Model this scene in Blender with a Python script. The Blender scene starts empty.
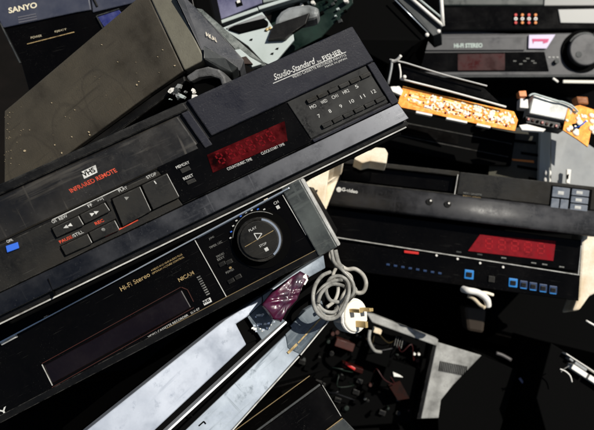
import bpy, bmesh, math, random
from mathutils import Matrix, Vector
random.seed(7)
sc = bpy.context.scene
COL = sc.collection
# ------------------------------------------------------------------ camera
FP, CX, CY = 713.0, 297.0, 215.0          # focal length and centre in photo pixels (594 wide)
TILT = math.radians(45)
cam_d = bpy.data.cameras.new('camera')
cam = bpy.data.objects.new('camera', cam_d); COL.objects.link(cam)
cam.location = (0, 0, 1.32); cam.rotation_euler = (TILT, 0, 0)
cam_d.sensor_width = 36.0; cam_d.lens = FP/594*36.0
cam_d.clip_start = 0.02; cam_d.clip_end = 500
cam_d.dof.use_dof = True; cam_d.dof.focus_distance = 0.76; cam_d.dof.aperture_fstop = 9
sc.camera = cam
CAM = Matrix.Translation((0, 0, 1.32)) @ Matrix.Rotation(TILT, 4, 'X')
# ------------------------------------------------------------------ world and sun
SUNC = Vector((0.50, -0.42, -0.76)).normalized()     # towards the sun: x right, y down, z away
sw = (CAM.to_3x3() @ Vector((SUNC.x, -SUNC.y, -SUNC.z))).normalized()
elev = math.asin(sw.z); azim = math.atan2(sw.x, sw.y)
w = bpy.data.worlds.new('World'); sc.world = w; w.use_nodes = True
nt = w.node_tree; bg = nt.nodes['Background']
sky = nt.nodes.new('ShaderNodeTexSky'); sky.sky_type = 'NISHITA'; sky.sun_disc = False
sky.sun_elevation = elev; sky.sun_rotation = azim
nt.links.new(sky.outputs[0], bg.inputs[0]); bg.inputs[1].default_value = 0.05
sd = bpy.data.lights.new('sun', 'SUN'); sd.energy = 5.0; sd.angle = math.radians(0.5); sd.color = (1, 0.95, 0.86)
so = bpy.data.objects.new('sun', sd); COL.objects.link(so)
so.rotation_euler = sw.to_track_quat('Z', 'Y').to_euler(); so.location = (0, 0, 4)
sc.view_settings.view_transform = 'Standard'; sc.view_settings.look = 'None'
sc.view_settings.exposure = 0.0; sc.view_settings.gamma = 1.0; sc.view_settings.use_curve_mapping = False

# ------------------------------------------------------------------ materials
MATS = {}
def mat(name, col, rough=0.4, metal=0.0, dust=0.0, dcol=(0.16, 0.14, 0.11), dscale=14, streak=0.0, bump=0.0, spec=0.5,
        alpha_t=0.0, speck=0.0, coat=0.0, rvar=0.15, wear=0.0, wcol=(0.16, 0.155, 0.14), wrad=0.0009):
    if name in MATS: return MATS[name]
    m = bpy.data.materials.new(name); m.use_nodes = True; n = m.node_tree; N = n.nodes; Lk = n.links
    p = N['Principled BSDF']
    p.inputs['Base Color'].default_value = (*col, 1); p.inputs['Roughness'].default_value = rough
    p.inputs['Metallic'].default_value = metal; p.inputs['Specular IOR Level'].default_value = spec
    p.inputs['Coat Weight'].default_value = coat; p.inputs['Coat Roughness'].default_value = 0.08
    if alpha_t: p.inputs['Transmission Weight'].default_value = alpha_t
    tc = N.new('ShaderNodeTexCoord')
    cur = None
    def noise(scale, detail=6, rg=0.6, stretch=None, off=0.0):
        t = N.new('ShaderNodeTexNoise'); t.inputs['Scale'].default_value = scale; t.inputs['Detail'].default_value = detail
        t.inputs['Roughness'].default_value = rg
        mp = N.new('ShaderNodeMapping'); Lk.new(tc.outputs['Object'], mp.inputs[0])
        mp.inputs['Location'].default_value = (off, off*1.3, off*.7)
        if stretch: mp.inputs['Scale'].default_value = stretch[0]; mp.inputs['Rotation'].default_value = stretch[1]
        Lk.new(mp.outputs[0], t.inputs['Vector']); return t.outputs['Fac']
    def ramp(src, a, b, va=0.0, vb=1.0):
        r = N.new('ShaderNodeMapRange'); r.inputs[1].default_value = a; r.inputs[2].default_value = b
        r.inputs[3].default_value = va; r.inputs[4].default_value = vb; Lk.new(src, r.inputs[0]); return r.outputs[0]
    def math2(op, a, b):
        r = N.new('ShaderNodeMath'); r.operation = op; r.use_clamp = True
        for i, v in enumerate((a, b)):
            if isinstance(v, (int, float)): r.inputs[i].default_value = v
            else: Lk.new(v, r.inputs[i])
        return r.outputs[0]
    masks = []
    if dust > 0:
        d = ramp(noise(dscale), 0.38, 0.72, 0, dust); masks.append(d)
        masks.append(ramp(noise(dscale*9, 4, .7, None, 3.1), 0.45, 0.8, 0, dust*0.8))
    if streak > 0:
        masks.append(ramp(noise(22, 3, .5, ((0.7, 1, 9.0), (0, math.radians(38), 0)), 1.7), 0.52, 0.75, 0, streak))
        masks.append(ramp(noise(30, 2, .5, ((9.0, 1, .5), (0, math.radians(-22), 0)), 5.2), 0.6, 0.74, 0, streak*0.8))
    if speck > 0:
        masks.append(ramp(noise(420, 2, .5, None, 8.0), 0.72 - 0.05*speck, 0.78, 0, 0.6))
        masks.append(ramp(noise(150, 3, .8, ((1, 1, 14.0), (0, math.radians(57), 0)), 2.0), 0.70, 0.76, 0, 0.5*speck))
    if masks:
        cur = masks[0]
        for k in masks[1:]: cur = math2('MAXIMUM', cur, k)
        mx = N.new('ShaderNodeMix'); mx.data_type = 'RGBA'; mx.inputs['A'].default_value = (*col, 1)
        mx.inputs['B'].default_value = (*dcol, 1); Lk.new(cur, mx.inputs['Factor']); Lk.new(mx.outputs['Result'], p.inputs['Base Color'])
        base_r = ramp(noise(26, 5, .7, None, 9.0), 0.3, 0.7, max(rough - rvar, 0.03), min(rough + rvar, 1))
        ad = math2('ADD', base_r, math2('MULTIPLY', cur, 0.6)); Lk.new(ad, p.inputs['Roughness'])
    if speck > 0 and masks:      # fine pale grit and hair scratches, brighter than the dust film
        sc_ = (min(col[0]*2+.16, .8), min(col[1]*2+.155, .8), min(col[2]*2+.14, .8))
        g1 = ramp(noise(900, 2, .5, None, 6.6), 0.665, 0.72, 0, 1); g2 = ramp(noise(11, 5, .7, None, 12.0), 0.50, 0.68, 0.0, min(speck, 1)*.55)
        h1 = ramp(noise(60, 2, .6, ((.35, 1, 22.0), (0, math.radians(20), 0)), 3.0), 0.72, 0.75, 0, .3); h2 = ramp(noise(60, 2, .6, ((.35, 1, 22.0), (0, math.radians(-48), 0)), 7.0), 0.73, 0.76, 0, .3)
        gm = math2('MAXIMUM', math2('MULTIPLY', g1, g2), math2('MULTIPLY', math2('MAXIMUM', h1, h2), min(speck, 1)))
        mg = N.new('ShaderNodeMix'); mg.data_type = 'RGBA'; Lk.new(gm, mg.inputs['Factor']); Lk.new(mx.outputs['Result'], mg.inputs['A'])
        mg.inputs['B'].default_value = (*sc_, 1); mx = mg; Lk.new(mx.outputs['Result'], p.inputs['Base Color'])
    if wear > 0:
        bv = N.new('ShaderNodeBevel'); bv.samples = 4; bv.inputs['Radius'].default_value = wrad
        ge = N.new('ShaderNodeNewGeometry'); dt = N.new('ShaderNodeVectorMath'); dt.operation = 'DOT_PRODUCT'
        Lk.new(bv.outputs[0], dt.inputs[0]); Lk.new(ge.outputs['True Normal'], dt.inputs[1])
        e1 = ramp(dt.outputs['Value'], 0.995, 0.90, 0, 1)
        e2 = math2('MULTIPLY', e1, ramp(noise(90, 5, .75, None, 4.4), 0.44, 0.62, 0.0, wear))
        mx2 = N.new('ShaderNodeMix'); mx2.data_type = 'RGBA'; Lk.new(e2, mx2.inputs['Factor'])
        if masks: Lk.new(mx.outputs['Result'], mx2.inputs['A'])
        else: mx2.inputs['A'].default_value = (*col, 1)
        mx2.inputs['B'].default_value = (*wcol, 1); Lk.new(mx2.outputs['Result'], p.inputs['Base Color'])
    if bump > 0:
        b = N.new('ShaderNodeBump'); b.inputs['Strength'].default_value = bump; b.inputs['Distance'].default_value = 0.0006
        Lk.new(noise(600, 3, .6), b.inputs['Height']); Lk.new(b.outputs[0], p.inputs['Normal'])
    MATS[name] = m; return m
BLK = mat('black plastic', (0.003, 0.003, 0.003), 0.34, dust=0.35, dcol=(0.016, 0.0145, 0.013), spec=0.2, bump=0.15, speck=0.5, wear=0.7)
BLKD = mat('black plastic in dust', (0.004, 0.004, 0.0038), 0.40, dust=0.8, spec=0.25, dcol=(0.021, 0.018, 0.013), bump=0.2, speck=0.8, streak=0.3, wear=0.7)
DOOR = mat('dusty glossy black door', (0.005, 0.005, 0.005), 0.16, dust=0.5, dcol=(0.040, 0.033, 0.023), dscale=9, streak=0.65, speck=0.7)  # streaks colour in soft reflections on top of the real dust
GLO = mat('glossy black acrylic', (0.0015, 0.0014, 0.0014), 0.12, dust=0.3, spec=0.10, dcol=(0.006, 0.005, 0.0045), speck=0.5, rvar=0.05)
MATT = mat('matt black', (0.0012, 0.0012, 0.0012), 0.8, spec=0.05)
NAVY = mat('navy grey paint', (0.0045, 0.005, 0.011), 0.36, dust=0.7, spec=0.22, dcol=(0.013, 0.014, 0.023), dscale=8, bump=0.2, speck=0.8, streak=0.25, wear=0.6)
BTN = mat('dark grey button plastic', (0.006, 0.0058, 0.0052), 0.42, dust=0.7, spec=0.25, dcol=(0.021, 0.019, 0.015), dscale=30, bump=0.1, speck=0.4, wear=0.6)
CHAM = mat('satin gunmetal trim', (0.045, 0.047, 0.052), 0.24, metal=1.0, rvar=.05, dust=0.35, dcol=(0.03, 0.03, 0.034), dscale=30, speck=0.8, streak=0.4)
GUN = mat('dark gunmetal', (0.02, 0.023, 0.025), 0.4, metal=0.3, dust=0.5, dcol=(0.07, 0.078, 0.075), dscale=16, speck=0.9, streak=0.4, wear=1)
CHR = mat('bright bare trim', (0.62, 0.68, 0.74), 0.25, metal=0.7)
EDGE = mat('worn pale edge', (0.55, 0.55, 0.52), 0.5, dust=0.8, dcol=(0.09, 0.08, 0.07), dscale=60)
GOLD = mat('gold trim', (0.30, 0.215, 0.10), 0.4, metal=0.4, dust=0.7, dcol=(0.08, 0.06, 0.04), dscale=50)
WHT = mat('white print', (0.62, 0.62, 0.59), 0.6, dust=.55, dcol=(0.12, 0.12, 0.115), dscale=160)
GREY = mat('grey print', (0.26, 0.26, 0.24), 0.6, dust=1.0, dcol=(0.03, 0.03, 0.03), dscale=160)
GOLDT = mat('gold print', (0.50, 0.36, 0.16), 0.6, dust=1.0, dcol=(0.08, 0.055, 0.03), dscale=120)
REDT = mat('red print', (0.68, 0.07, 0.025), 0.6, dust=.8, dcol=(0.16, 0.015, 0.008), dscale=140)
REDW = mat('red display filter', (0.085, 0.0012, 0.003), 0.45, dust=1.4, dcol=(0.003, 0.0002, 0.0004), dscale=30, spec=0.06)
REDW2 = mat('bright red display filter', (0.24, 0.006, 0.012), 0.35, dust=1.0, dcol=(0.11, 0.005, 0.009), dscale=70, spec=0.1)
WINE = mat('dim wine window', (0.004, 0.0015, 0.0015), 0.15, dust=0.5, dcol=(0.008, 0.003, 0.003), dscale=20)
BLUE = mat('blue key', (0.03, 0.13, 0.62), 0.4)
BLUE2 = mat('cyan blue key rim', (0.02, 0.20, 0.55), 0.4)
BLUED = mat('dim blue key rim', (0.012, 0.035, 0.10), 0.4)
RED = mat('red plastic', (0.55, 0.02, 0.015), 0.4)
SILV = mat('silver fascia', (0.52, 0.56, 0.63), 0.36, metal=0.4, dust=1.0, dcol=(0.20, 0.235, 0.30), dscale=7, streak=0.5, speck=0.6, wear=0.5, wcol=(0.05,0.05,0.055))
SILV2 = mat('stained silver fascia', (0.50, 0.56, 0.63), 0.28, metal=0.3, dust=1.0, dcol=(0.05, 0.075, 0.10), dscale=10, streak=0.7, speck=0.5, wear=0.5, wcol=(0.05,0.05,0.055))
SMOKE = mat('smoky dark glass', (0.035, 0.05, 0.065), 0.15, dust=0.8, dcol=(0.2, 0.24, 0.27), dscale=16, streak=0.6)
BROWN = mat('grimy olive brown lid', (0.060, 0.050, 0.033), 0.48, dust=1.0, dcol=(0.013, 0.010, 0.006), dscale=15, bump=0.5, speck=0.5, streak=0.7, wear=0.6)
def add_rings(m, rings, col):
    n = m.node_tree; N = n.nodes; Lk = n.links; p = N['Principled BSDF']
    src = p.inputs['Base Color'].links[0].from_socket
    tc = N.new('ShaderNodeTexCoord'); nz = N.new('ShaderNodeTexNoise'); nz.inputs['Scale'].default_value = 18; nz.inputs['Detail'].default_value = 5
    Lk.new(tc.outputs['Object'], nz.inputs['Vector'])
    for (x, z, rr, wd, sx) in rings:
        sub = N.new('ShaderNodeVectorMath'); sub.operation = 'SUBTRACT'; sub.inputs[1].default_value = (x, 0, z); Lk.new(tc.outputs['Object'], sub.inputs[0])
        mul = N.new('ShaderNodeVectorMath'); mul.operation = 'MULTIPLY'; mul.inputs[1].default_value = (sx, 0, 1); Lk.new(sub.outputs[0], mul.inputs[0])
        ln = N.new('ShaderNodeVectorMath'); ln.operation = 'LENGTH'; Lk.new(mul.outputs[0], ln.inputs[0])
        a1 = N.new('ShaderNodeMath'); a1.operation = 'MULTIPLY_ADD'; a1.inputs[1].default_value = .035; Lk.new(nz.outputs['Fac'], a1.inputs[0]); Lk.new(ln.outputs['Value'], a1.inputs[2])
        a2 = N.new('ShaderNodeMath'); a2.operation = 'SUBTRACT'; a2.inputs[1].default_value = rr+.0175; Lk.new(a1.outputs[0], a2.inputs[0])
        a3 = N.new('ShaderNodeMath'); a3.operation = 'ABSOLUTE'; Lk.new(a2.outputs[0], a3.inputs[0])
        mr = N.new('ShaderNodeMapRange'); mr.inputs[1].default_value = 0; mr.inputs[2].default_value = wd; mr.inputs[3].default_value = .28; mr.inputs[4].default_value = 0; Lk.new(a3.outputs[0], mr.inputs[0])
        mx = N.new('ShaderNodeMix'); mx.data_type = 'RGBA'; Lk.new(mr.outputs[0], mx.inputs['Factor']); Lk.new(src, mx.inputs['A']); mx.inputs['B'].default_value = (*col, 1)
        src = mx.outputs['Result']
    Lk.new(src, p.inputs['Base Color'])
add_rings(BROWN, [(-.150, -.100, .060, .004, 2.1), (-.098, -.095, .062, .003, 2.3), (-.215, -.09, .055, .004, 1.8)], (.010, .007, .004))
BROWNL = mat('paler olive edge', (0.17, 0.16, 0.12), 0.45, dust=0.7, dcol=(0.07, 0.062, 0.045), dscale=24, bump=0.3, speck=0.9, wear=0.8)
AK = mat('scuffed slate front', (0.035, 0.037, 0.042), 0.4, dust=0.8, dcol=(0.10, 0.10, 0.105), dscale=35, speck=1.0, streak=0.5, bump=0.3, wear=1)
SAN = mat('slate blue plastic', (0.030, 0.035, 0.058), 0.4, dust=0.6, dcol=(0.07, 0.075, 0.10), dscale=14, speck=0.4, wear=0.6)
LAV = mat('lavender navy lid', (0.055, 0.055, 0.12), 0.35, dust=0.9, dcol=(0.22, 0.22, 0.33), dscale=20, speck=0.5)
PALE = mat('pale zinc plate', (0.50, 0.56, 0.55), 0.45, metal=0.1, dust=0.5, dcol=(0.28, 0.33, 0.30), dscale=18, speck=0.5, streak=0.2)
GRN = mat('dark green board', (0.002, 0.007, 0.005), 0.3, dust=0.9, spec=.3, dcol=(0.013, 0.034, 0.026), dscale=30)
GREYC = mat('grey steel casing', (0.30, 0.31, 0.31), 0.42, metal=0.2, dust=0.5, dcol=(0.15, 0.15, 0.145), dscale=12, speck=0.5)
GREYP = mat('mid grey fascia', (0.065, 0.065, 0.068), 0.36, metal=0.2, dust=0.5, dcol=(0.045, 0.045, 0.045), dscale=14, speck=0.3, wear=0.6)
CEM = mat('mottled grey panel', (0.40, 0.40, 0.38), 0.6, dust=0.9, dcol=(0.10, 0.10, 0.095), dscale=30, speck=0.8, bump=0.3)
ORG = mat('orange circuit board', (1.0, 0.22, 0.0), 0.5, dust=0.9, dcol=(1.0, 0.72, 0.20), dscale=110, spec=.3)
SOLD = mat('pale solder', (1.0, 0.93, 0.74), 0.4)
DRED = mat('dark red blob', (0.25, 0.02, 0.01), 0.4)
RUST = mat('rust red block', (0.05, 0.008, 0.003), 0.5, dust=0.6, dcol=(0.01, 0.003, 0.002), dscale=60)
CREAM = mat('cream foam', (0.92, 0.85, 0.70), 0.8, dust=0.8, dcol=(0.62, 0.44, 0.24), dscale=30, bump=1.0, speck=.6)
OFFW = mat('off white plastic', (0.85, 0.83, 0.78), 0.4, dust=0.35, dcol=(0.5, 0.46, 0.4), dscale=60)
BRASS = mat('brass pin', (0.55, 0.40, 0.18), 0.4, metal=0.5)
CABL = mat('grey white cable sheath', (0.34, 0.335, 0.31), 0.35, dust=0.9, dcol=(0.05, 0.047, 0.04), dscale=50)
MAG = mat('crumpled magenta film', (0.085, 0.006, 0.034), 0.2, dust=1.0, dcol=(0.012, 0.006, 0.02), dscale=60, coat=1.0, spec=0.8)
FOIL = mat('dark speckled sticker', (0.05, 0.06, 0.08), 0.25, dust=1.0, dcol=(0.75, 0.8, 0.85), dscale=120)
DIRT = mat('dark trodden earth', (0.003, 0.0025, 0.002), 0.95, dust=0.6, spec=0.1, dcol=(0.008, 0.006, 0.005), dscale=9, bump=0.6)

# ------------------------------------------------------------------ pose frames and builders
def rotv(w):
    v = Vector(w); t = v.length
    return Matrix.Rotation(t, 3, v.normalized()) if t > 1e-9 else Matrix.Identity(3)
Bm = Matrix(((1, 0, 0), (0, 0, -1), (0, 1, 0)))
Cm = Matrix(((1, 0, 0), (0, -1, 0), (0, 0, -1)))
def at(px, py, D):
    """photo pixel and distance (m) -> camera-space point (x right, y down, z away)"""
    return Vector(((px-CX)/FP*D, (py-CY)/FP*D, D))

class Dev:
    """one top-level thing. Local frame: x along the front, y into its depth, z up its front; metres."""
    def __init__(s, name, label, cat, pose=None, org=None, rot=(0, 0, 0), group=None, mesh=None, lean=0.0):
        s.k = lean      # the front's ends lean by this much per unit height
        if pose: R = rotv(pose[:3]); t = Vector(pose[3:6])/1000
        else: R = rotv(rot); t = at(*org)
        s.R = R @ Bm; s.t = t
        M = CAM @ ((Cm @ s.R).to_4x4()); M.translation = CAM @ (Cm @ t)
        s.M = M
        s.o = bpy.data.objects.new(name, mesh); COL.objects.link(s.o)
        s.o.matrix_world = M; s.o['label'] = label; s.o['category'] = cat
        if group: s.o['group'] = group
        s.cur = s.o
    def L(s, q, y=0.0):
        d = Vector(((q[0]-CX)/FP, (q[1]-CY)/FP, 1)); Rt = s.R.transposed()
        o = Rt @ (-s.t); dl = Rt @ d; k = (y-o.y)/dl.y; p = o+k*dl
        return (p.x-s.k*p.z, p.z)
    def P(s, px, py, D):
        p = s.R.transposed() @ (at(px, py, D)-s.t); p.x -= s.k*p.z; return p
    def add(s, name, me, m, loc=(0, 0, 0), rot=None, parent=None, kind=None, label=None, bev=0):
        if m is not None and not me.materials: me.materials.append(m)
        if s.k:
            if rot:
                from mathutils import Euler
                me.transform(Euler(rot).to_matrix().to_4x4()); rot = None
            me.transform(Matrix(((1, 0, s.k, 0), (0, 1, 0, 0), (0, 0, 1, 0), (0, 0, 0, 1)))); loc = (loc[0]+s.k*loc[2], loc[1], loc[2])
        o = bpy.data.objects.new(name, me); COL.objects.link(o)
        o.parent = parent or s.o; o.location = Vector(loc)-(parent.location if parent else Vector())
        if rot: o.rotation_euler = rot
        if kind: o['kind'] = kind
        if label: o['label'] = label
        if bev:
            b = o.modifiers.new('bevel', 'BEVEL'); b.width = bev; b.segments = 2; b.limit_method = 'ANGLE'; b.angle_limit = 0.6
        return o
    def digits(s, a, b, n, hgt, y, m):
        """unlit seven-bar figures behind a display filter, between two photo points"""
        A = Vector(s.L(a)); B = Vector(s.L(b)); u = (B-A).normalized(); v = Vector((-u.y, u.x)); st = (B-A).length/n; w_ = st*.5; t = hgt*.07
        def seg(p, q):
            d_ = (q-p).normalized(); k = Vector((-d_.y, d_.x))*t; p = p+d_*t*1.4; q = q-d_*t*1.4
            s.add('digit_bar', prism([(c.x, y, c.y) for c in (p+k, p-k, q-k, q+k)], (0, .0004, 0)), m)
        for i in range(n):
            o = A+u*(st*(i+.2)); h2 = v*hgt/2; W_ = u*w_
            for p, q in ((o, o+W_), (o+h2, o+h2+W_), (o+2*h2, o+2*h2+W_), (o, o+h2), (o+h2, o+2*h2), (o+W_, o+W_+h2), (o+W_+h2, o+W_+2*h2)): seg(p, q)
    def box(s, name, x0, x1, y0, y1, z0, z1, m, bev=0.0008, **k):
        cx, cy, cz = (x0+x1)/2, (y0+y1)/2, (z0+z1)/2
        me = boxmesh(abs(x1-x0), abs(y1-y0), abs(z1-z0))
        return s.add(name, me, m, (cx, cy, cz), bev=bev, **k)
    def rect(s, name, tl, br, y0, y1, m, bev=0.0008, **k):
        """axis-aligned raised block from two photo corners on the front plane"""
        a = s.L(tl); b = s.L(br)
        return s.box(name, min(a[0], b[0]), max(a[0], b[0]), y0, y1, min(a[1], b[1]), max(a[1], b[1]), m, bev, **k)
    def poly(s, name, pts, y0, y1, m, bev=0.0006, px=True, **k):
        P2 = [s.L(q) for q in pts] if px else pts
        return s.add(name, prism([(x, y0, z) for x, z in P2], (0, y1-y0, 0)), m, bev=bev, **k)
    def pris(s, name, pts, back, m, bev=0.0008, **k):
        """prism from (px,py,D) outline pushed along 'back' (camera space, m)"""
        P3 = [s.P(*q) for q in pts]; b = s.R.transposed() @ Vector(back)
        return s.add(name, prism(P3, b), m, bev=bev, **k)
    def bar(s, name, a, b, wd, y0, y1, m, bev=0.0, **k):
        """thin strip between two photo points lying on the front plane"""
        A = Vector((*s.L(a),)); B = Vector((*s.L(b),)); d = (B-A).normalized(); n = Vector((-d.y, d.x))*wd/2
        return s.add(name, prism([(p.x, y0, p.y) for p in (A+n, A-n, B-n, B+n)], (0, y1-y0, 0)), m, bev=bev, **k)
    def cyl(s, name, c, r, y0, y1, m, seg=40, bev=0.0006, r2=None, **k):
        x, z = s.L(c) if len(c) == 2 else (c[0], c[2])
        me = cylmesh(r, r2 if r2 is not None else r, abs(y1-y0), seg)
        o = s.add(name, me, m, (x, (y0+y1)/2, z), bev=bev, **k); return o
    def text(s, txt, a, b, h, m, y=-0.0003, parent=None, bold=0.0, shear=0.0, par_loc=None):
        A = Vector(s.L(a, y)); B = Vector(s.L(b, y)); d = B-A; L = d.length
        cu = bpy.data.curves.new('lettering', 'FONT'); cu.body = txt; cu.size = 1; cu.offset = bold; cu.shear = shear
        cu.resolution_u = 3
        t = bpy.data.objects.new('tmp', cu); me = bpy.data.meshes.new_from_object(t)
        bpy.data.objects.remove(t); bpy.data.curves.remove(cu)
        if not me.vertices: return None
        xs = [v.co.x for v in me.vertices]; ys = [v.co.y for v in me.vertices]
        x0, x1 = min(xs), max(xs); y0, y1 = min(min(ys), 0) if False else min(ys), max(ys)
        sx = L/(x1-x0); sz = h/(y1-y0)
        for v in me.vertices: v.co = Vector(((v.co.x-x0)*sx, 0, (v.co.y-y0)*sz))
        me.materials.append(m)
        ang = -math.atan2(d.y, d.x)
        o = s.add('lettering', me, None, (A.x, y, A.y), (0, ang, 0), parent=parent)
        return o
    def tube(s, name, pts, r, m, seg=10, smooth=6, **k):
        P3 = [s.P(*q) for q in pts]
        return s.add(name, tubemesh(P3, r, seg, smooth), m, **k)

_bc = {}
def boxmesh(a, b, c):
    key = (round(a, 5), round(b, 5), round(c, 5))
    bm = bmesh.new(); bmesh.ops.create_cube(bm, size=1); bmesh.ops.scale(bm, vec=(a, b, c), verts=bm.verts)
    me = bpy.data.meshes.new('box'); bm.to_mesh(me); bm.free(); return me
def prism(front, back):
    n = len(front); F = [Vector(p) for p in front]; bv = Vector(back)
    V = F+[p+bv for p in F]
    fs = [list(range(n)), list(range(2*n-1, n-1, -1))]
    for i in range(n): j = (i+1) % n; fs.append([j, i, n+i, n+j])
    me = bpy.data.meshes.new('prism'); me.from_pydata([tuple(v) for v in V], [], fs)
    bm = bmesh.new(); bm.from_mesh(me); bmesh.ops.recalc_face_normals(bm, faces=bm.faces); bm.to_mesh(me); bm.free(); return me
def cylmesh(r, r2, h, seg):
    bm = bmesh.new()
    bmesh.ops.create_cone(bm, cap_ends=True, segments=seg, radius1=r2, radius2=r, depth=h,
                          matrix=Matrix.Rotation(math.pi/2, 4, 'X'))
    for f in bm.faces: f.smooth = len(f.verts) == 4
    me = bpy.data.meshes.new('cyl'); bm.to_mesh(me); bm.free(); return me
def ringmesh(r0, r1, y0, y1, seg=48, a0=0, a1=2*math.pi):
    """ring (or arc) with axis y, front at y0"""
    full = abs(a1-a0-2*math.pi) < 1e-6; n = seg if full else seg+1
    V = []; Fs = []
    for i in range(n):
        a = a0+(a1-a0)*i/seg; c, s_ = math.cos(a), math.sin(a)
        V += [(r0*c, y0, r0*s_), (r1*c, y0, r1*s_), (r1*c, y1, r1*s_), (r0*c, y1, r0*s_)]
    for i in range(seg):
        j = (i+1) % n
        for k in range(4):
            l = (k+1) % 4; Fs.append([4*i+k, 4*i+l, 4*j+l, 4*j+k])
    if not full: Fs += [[0, 1, 2, 3], [4*(n-1)+k for k in (3, 2, 1, 0)]]
    me = bpy.data.meshes.new('ring'); me.from_pydata(V, [], Fs)
    bm = bmesh.new(); bm.from_mesh(me); bmesh.ops.recalc_face_normals(bm, faces=bm.faces); bm.to_mesh(me); bm.free(); return me
def tubemesh(P, r, seg=10, sm=6):
    pts = []
    n = len(P)
    for i in range(n-1):
        p0 = P[max(i-1, 0)]; p1 = P[i]; p2 = P[i+1]; p3 = P[min(i+2, n-1)]
        for k in range(sm):
            t = k/sm
            pts.append(0.5*((2*p1)+(p2-p0)*t+(2*p0-5*p1+4*p2-p3)*t*t+(3*p1-p0-3*p2+p3)*t**3))
    pts.append(P[-1])
    V = []; Fs = []; up = Vector((0.3, 0.5, 0.81))
    for i, p in enumerate(pts):
        d = (pts[min(i+1, len(pts)-1)]-pts[max(i-1, 0)]).normalized()
        up = (up-d*up.dot(d)).normalized(); q = d.cross(up)
        for k in range(seg):
            a = 2*math.pi*k/seg; V.append(p+(up*math.cos(a)+q*math.sin(a))*r)
    for i in range(len(pts)-1):
        for k in range(seg):
            l = (k+1) % seg; Fs.append([i*seg+k, i*seg+l, (i+1)*seg+l, (i+1)*seg+k])
    Fs += [list(range(seg)), [(len(pts)-1)*seg+k for k in range(seg-1, -1, -1)]]
    me = bpy.data.meshes.new('tube'); me.from_pydata([tuple(v) for v in V], [], Fs)
    bm = bmesh.new(); bm.from_mesh(me); bmesh.ops.recalc_face_normals(bm, faces=bm.faces); bm.to_mesh(me); bm.free()
    for f in me.polygons: f.use_smooth = True
    return me
def dome(r, ry, seg=10, rings=4):
    bm = bmesh.new(); bmesh.ops.create_uvsphere(bm, u_segments=seg, v_segments=rings*2, radius=1)
    bmesh.ops.scale(bm, vec=(r, ry, r), verts=bm.verts)
    for f in bm.faces: f.smooth = True
    me = bpy.data.meshes.new('dome'); bm.to_mesh(me); bm.free(); return me

# ------------------------------------------------------------------ setting: the ground
def ground():
    bm = bmesh.new(); n = 90
    def X(i): t = (i/n-.5)*2; return math.copysign(abs(t)**2.6*60+abs(t)*1.2, t)
    vs = [[bm.verts.new((X(i), 1.0+X(j), 0.02*math.sin(i*1.7+j*.9)*math.cos(j*1.3)+random.uniform(-.006, .006))) for j in range(n+1)] for i in range(n+1)]
    for i in range(n):
        for j in range(n): bm.faces.new((vs[i][j], vs[i+1][j], vs[i+1][j+1], vs[i][j+1]))
    me = bpy.data.meshes.new('ground'); bm.to_mesh(me); bm.free(); me.materials.append(DIRT)
    for f in me.polygons: f.use_smooth = True
    o = bpy.data.objects.new('ground', me); COL.objects.link(o); o['kind'] = 'structure'
ground()

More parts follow.
